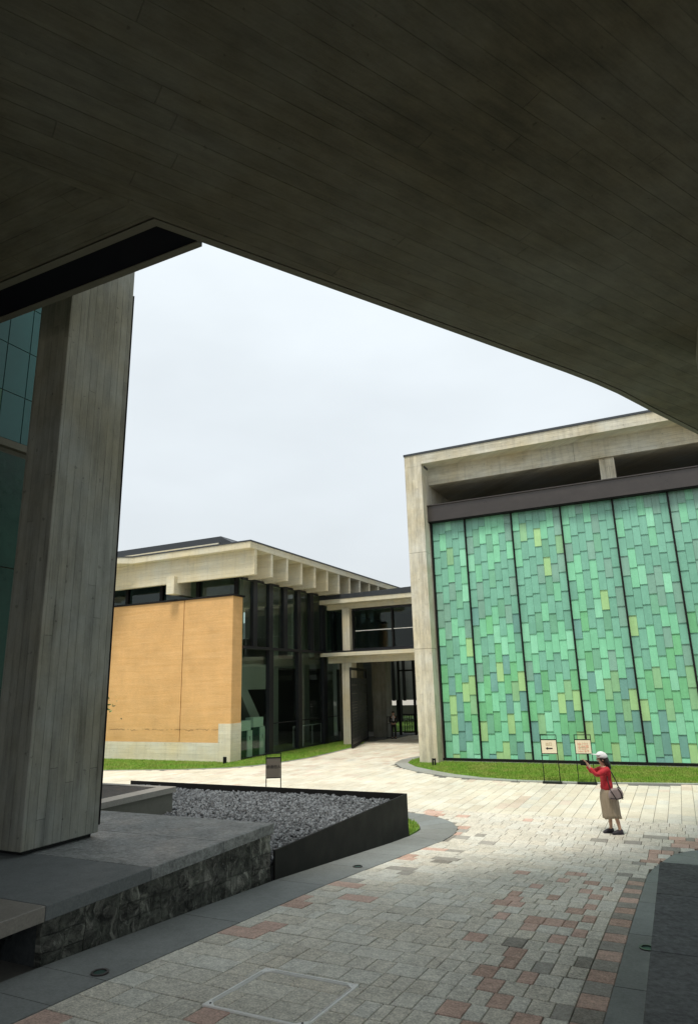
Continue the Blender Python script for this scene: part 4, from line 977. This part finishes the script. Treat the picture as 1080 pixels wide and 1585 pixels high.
pp('trim', bg, bm(lambda b:(b.tube([(-.15,-.056,.09),(-.09,-.058,-.02),(-.03,-.056,-.125)],.009,6), b.tube([(.02,-.056,.085),(.07,-.058,0),(.09,-.056,-.12)],.011,6), b.tube([(-.155,-.05,-.10),(0,-.056,-.11),(.11,-.05,-.08)],.008,6)),'trim',M['bagdark']))
pp('strap', bg, bm(lambda b: (b.tube([(.06,0,.08),(.035,.03,.20),(-.02,.07,.36),(-.085,.09,.475),(-.14,.10,.455)],.0115,8), b.tube([(-.12,0,.09),(-.125,.04,.2),(-.14,.10,.455)],.009,8), b.tube([(.02,0,.07),(.05,0,.115),(.09,0,.06)],.012,8)),'strap',M['bagdark']))

# ---- guard in a dark suit in the passage
gl=thing('person','guard in a black suit and white shirt standing in the passage by the fence','person',(-15.05,36.45,0),None,math.radians(20))
H=1.50/1.72; V=[];E_=[];Rr=[]
def sc(p): return tuple(c_*H for c_ in p)
def ad(p,r,l=None): return add(sc(p), r*H if not isinstance(r,tuple) else (r[0]*H,r[1]*H), l)
pel=ad((0,0,.92),(.14,.10)); s1=ad((0,0,1.08),(.13,.09),pel); c1=ad((0,0,1.30),(.17,.105),s1); n1=ad((0,0,1.46),.055,c1); n2=ad((0,-.01,1.52),.05,n1); h1=ad((0,-.015,1.58),.07,n2); h2=ad((0,-.01,1.64),.085,h1); ad((0,0,1.69),.07,h2)
for s in (-1,1):
    a=ad((.09*s,0,.85),.09,pel); k=ad((.10*s,-.01,.48),.06,a); f_1=ad((.11*s,.01,.09),.045,k); ad((.125*s,-.09,.045),.042,f_1)
    a=ad((.19*s,0,1.38),.06,c1); e=ad((.25*s,-.03,1.10),.045,a); w=ad((.10*s,-.17,.98),.032,e); hh=ad((.035*s,-.19,.955),.032,w)
    for q in range(4):
        f1=ad((.015*s,-.205,.975-.018*q),.010,hh); ad((-.02*s,-.205,.968-.018*q),.009,f1)
    t1=ad((.03*s,-.215,.985),.011,hh); ad((.0,-.222,.99),.010,t1)
pp('body', gl, skin_mesh('body',V,E_,Rr,M['skin']))
def gface(b):
    ellip(b,sc((0,-.103,1.60)),(.012,.016,.02)); ellip(b,sc((0,-.085,1.565)),(.02,.01,.006))
    for s in (-1,1): ellip(b,sc((.085*s,0,1.61)),(.008,.014,.024))
pp('face', gl, bm(gface,'face',M['skin'])); 
for s in (-1,1): pp('eye', gl, bm(lambda b: ellip(b,sc((.03*s,-.088,1.63)),(.010,.006,.006)),'eye',M['hair']))
V=[];E_=[];Rr=[]
pel=ad((0,0,.84),(.165,.125)); s1=ad((0,0,1.08),(.15,.11),pel); c1=ad((0,0,1.32),(.19,.12),s1); n1=ad((0,.01,1.44),(.09,.07),c1)
for s in (-1,1): a=ad((.20*s,0,1.38),.075,c1); e=ad((.26*s,-.03,1.10),.06,a); ad((.125*s,-.15,.99),.046,e)
pp('jacket', gl, skin_mesh('jacket',V,E_,Rr,M['suit']))
V=[];E_=[];Rr=[]
pel=ad((0,0,.90),(.15,.115))
for s in (-1,1): a=ad((.09*s,0,.83),.10,pel); k=ad((.10*s,-.01,.48),.075,a); ad((.11*s,.01,.10),.065,k)
pp('trousers', gl, skin_mesh('trousers',V,E_,Rr,M['suit']))
pp('shirt', gl, bm(lambda b: b.prism([sc((-.06,-.135,0))[:2],sc((.06,-.135,0))[:2],sc((.045,-.06,0))[:2],sc((-.045,-.06,0))[:2]],1.13*H,1.45*H),'shirt',M['shirt'],False))
pp('tie', gl, bm(lambda b: b.box(-.014,.014,-.128,-.1185,1.14*H,1.43*H),'tie',M['suit'],False))
pp('hair', gl, bm(lambda b: ellip(b,sc((0,.012,1.665)),(.088,.09,.07)),'hair',M['hair']))
for s in (-1,1): pp('shoe', gl, bm(lambda b: ellip(b,sc((.12*s,-.06,.042)),(.042,.11,.038)),'shoe',M['black']))
print('objects', len(bpy.data.objects))
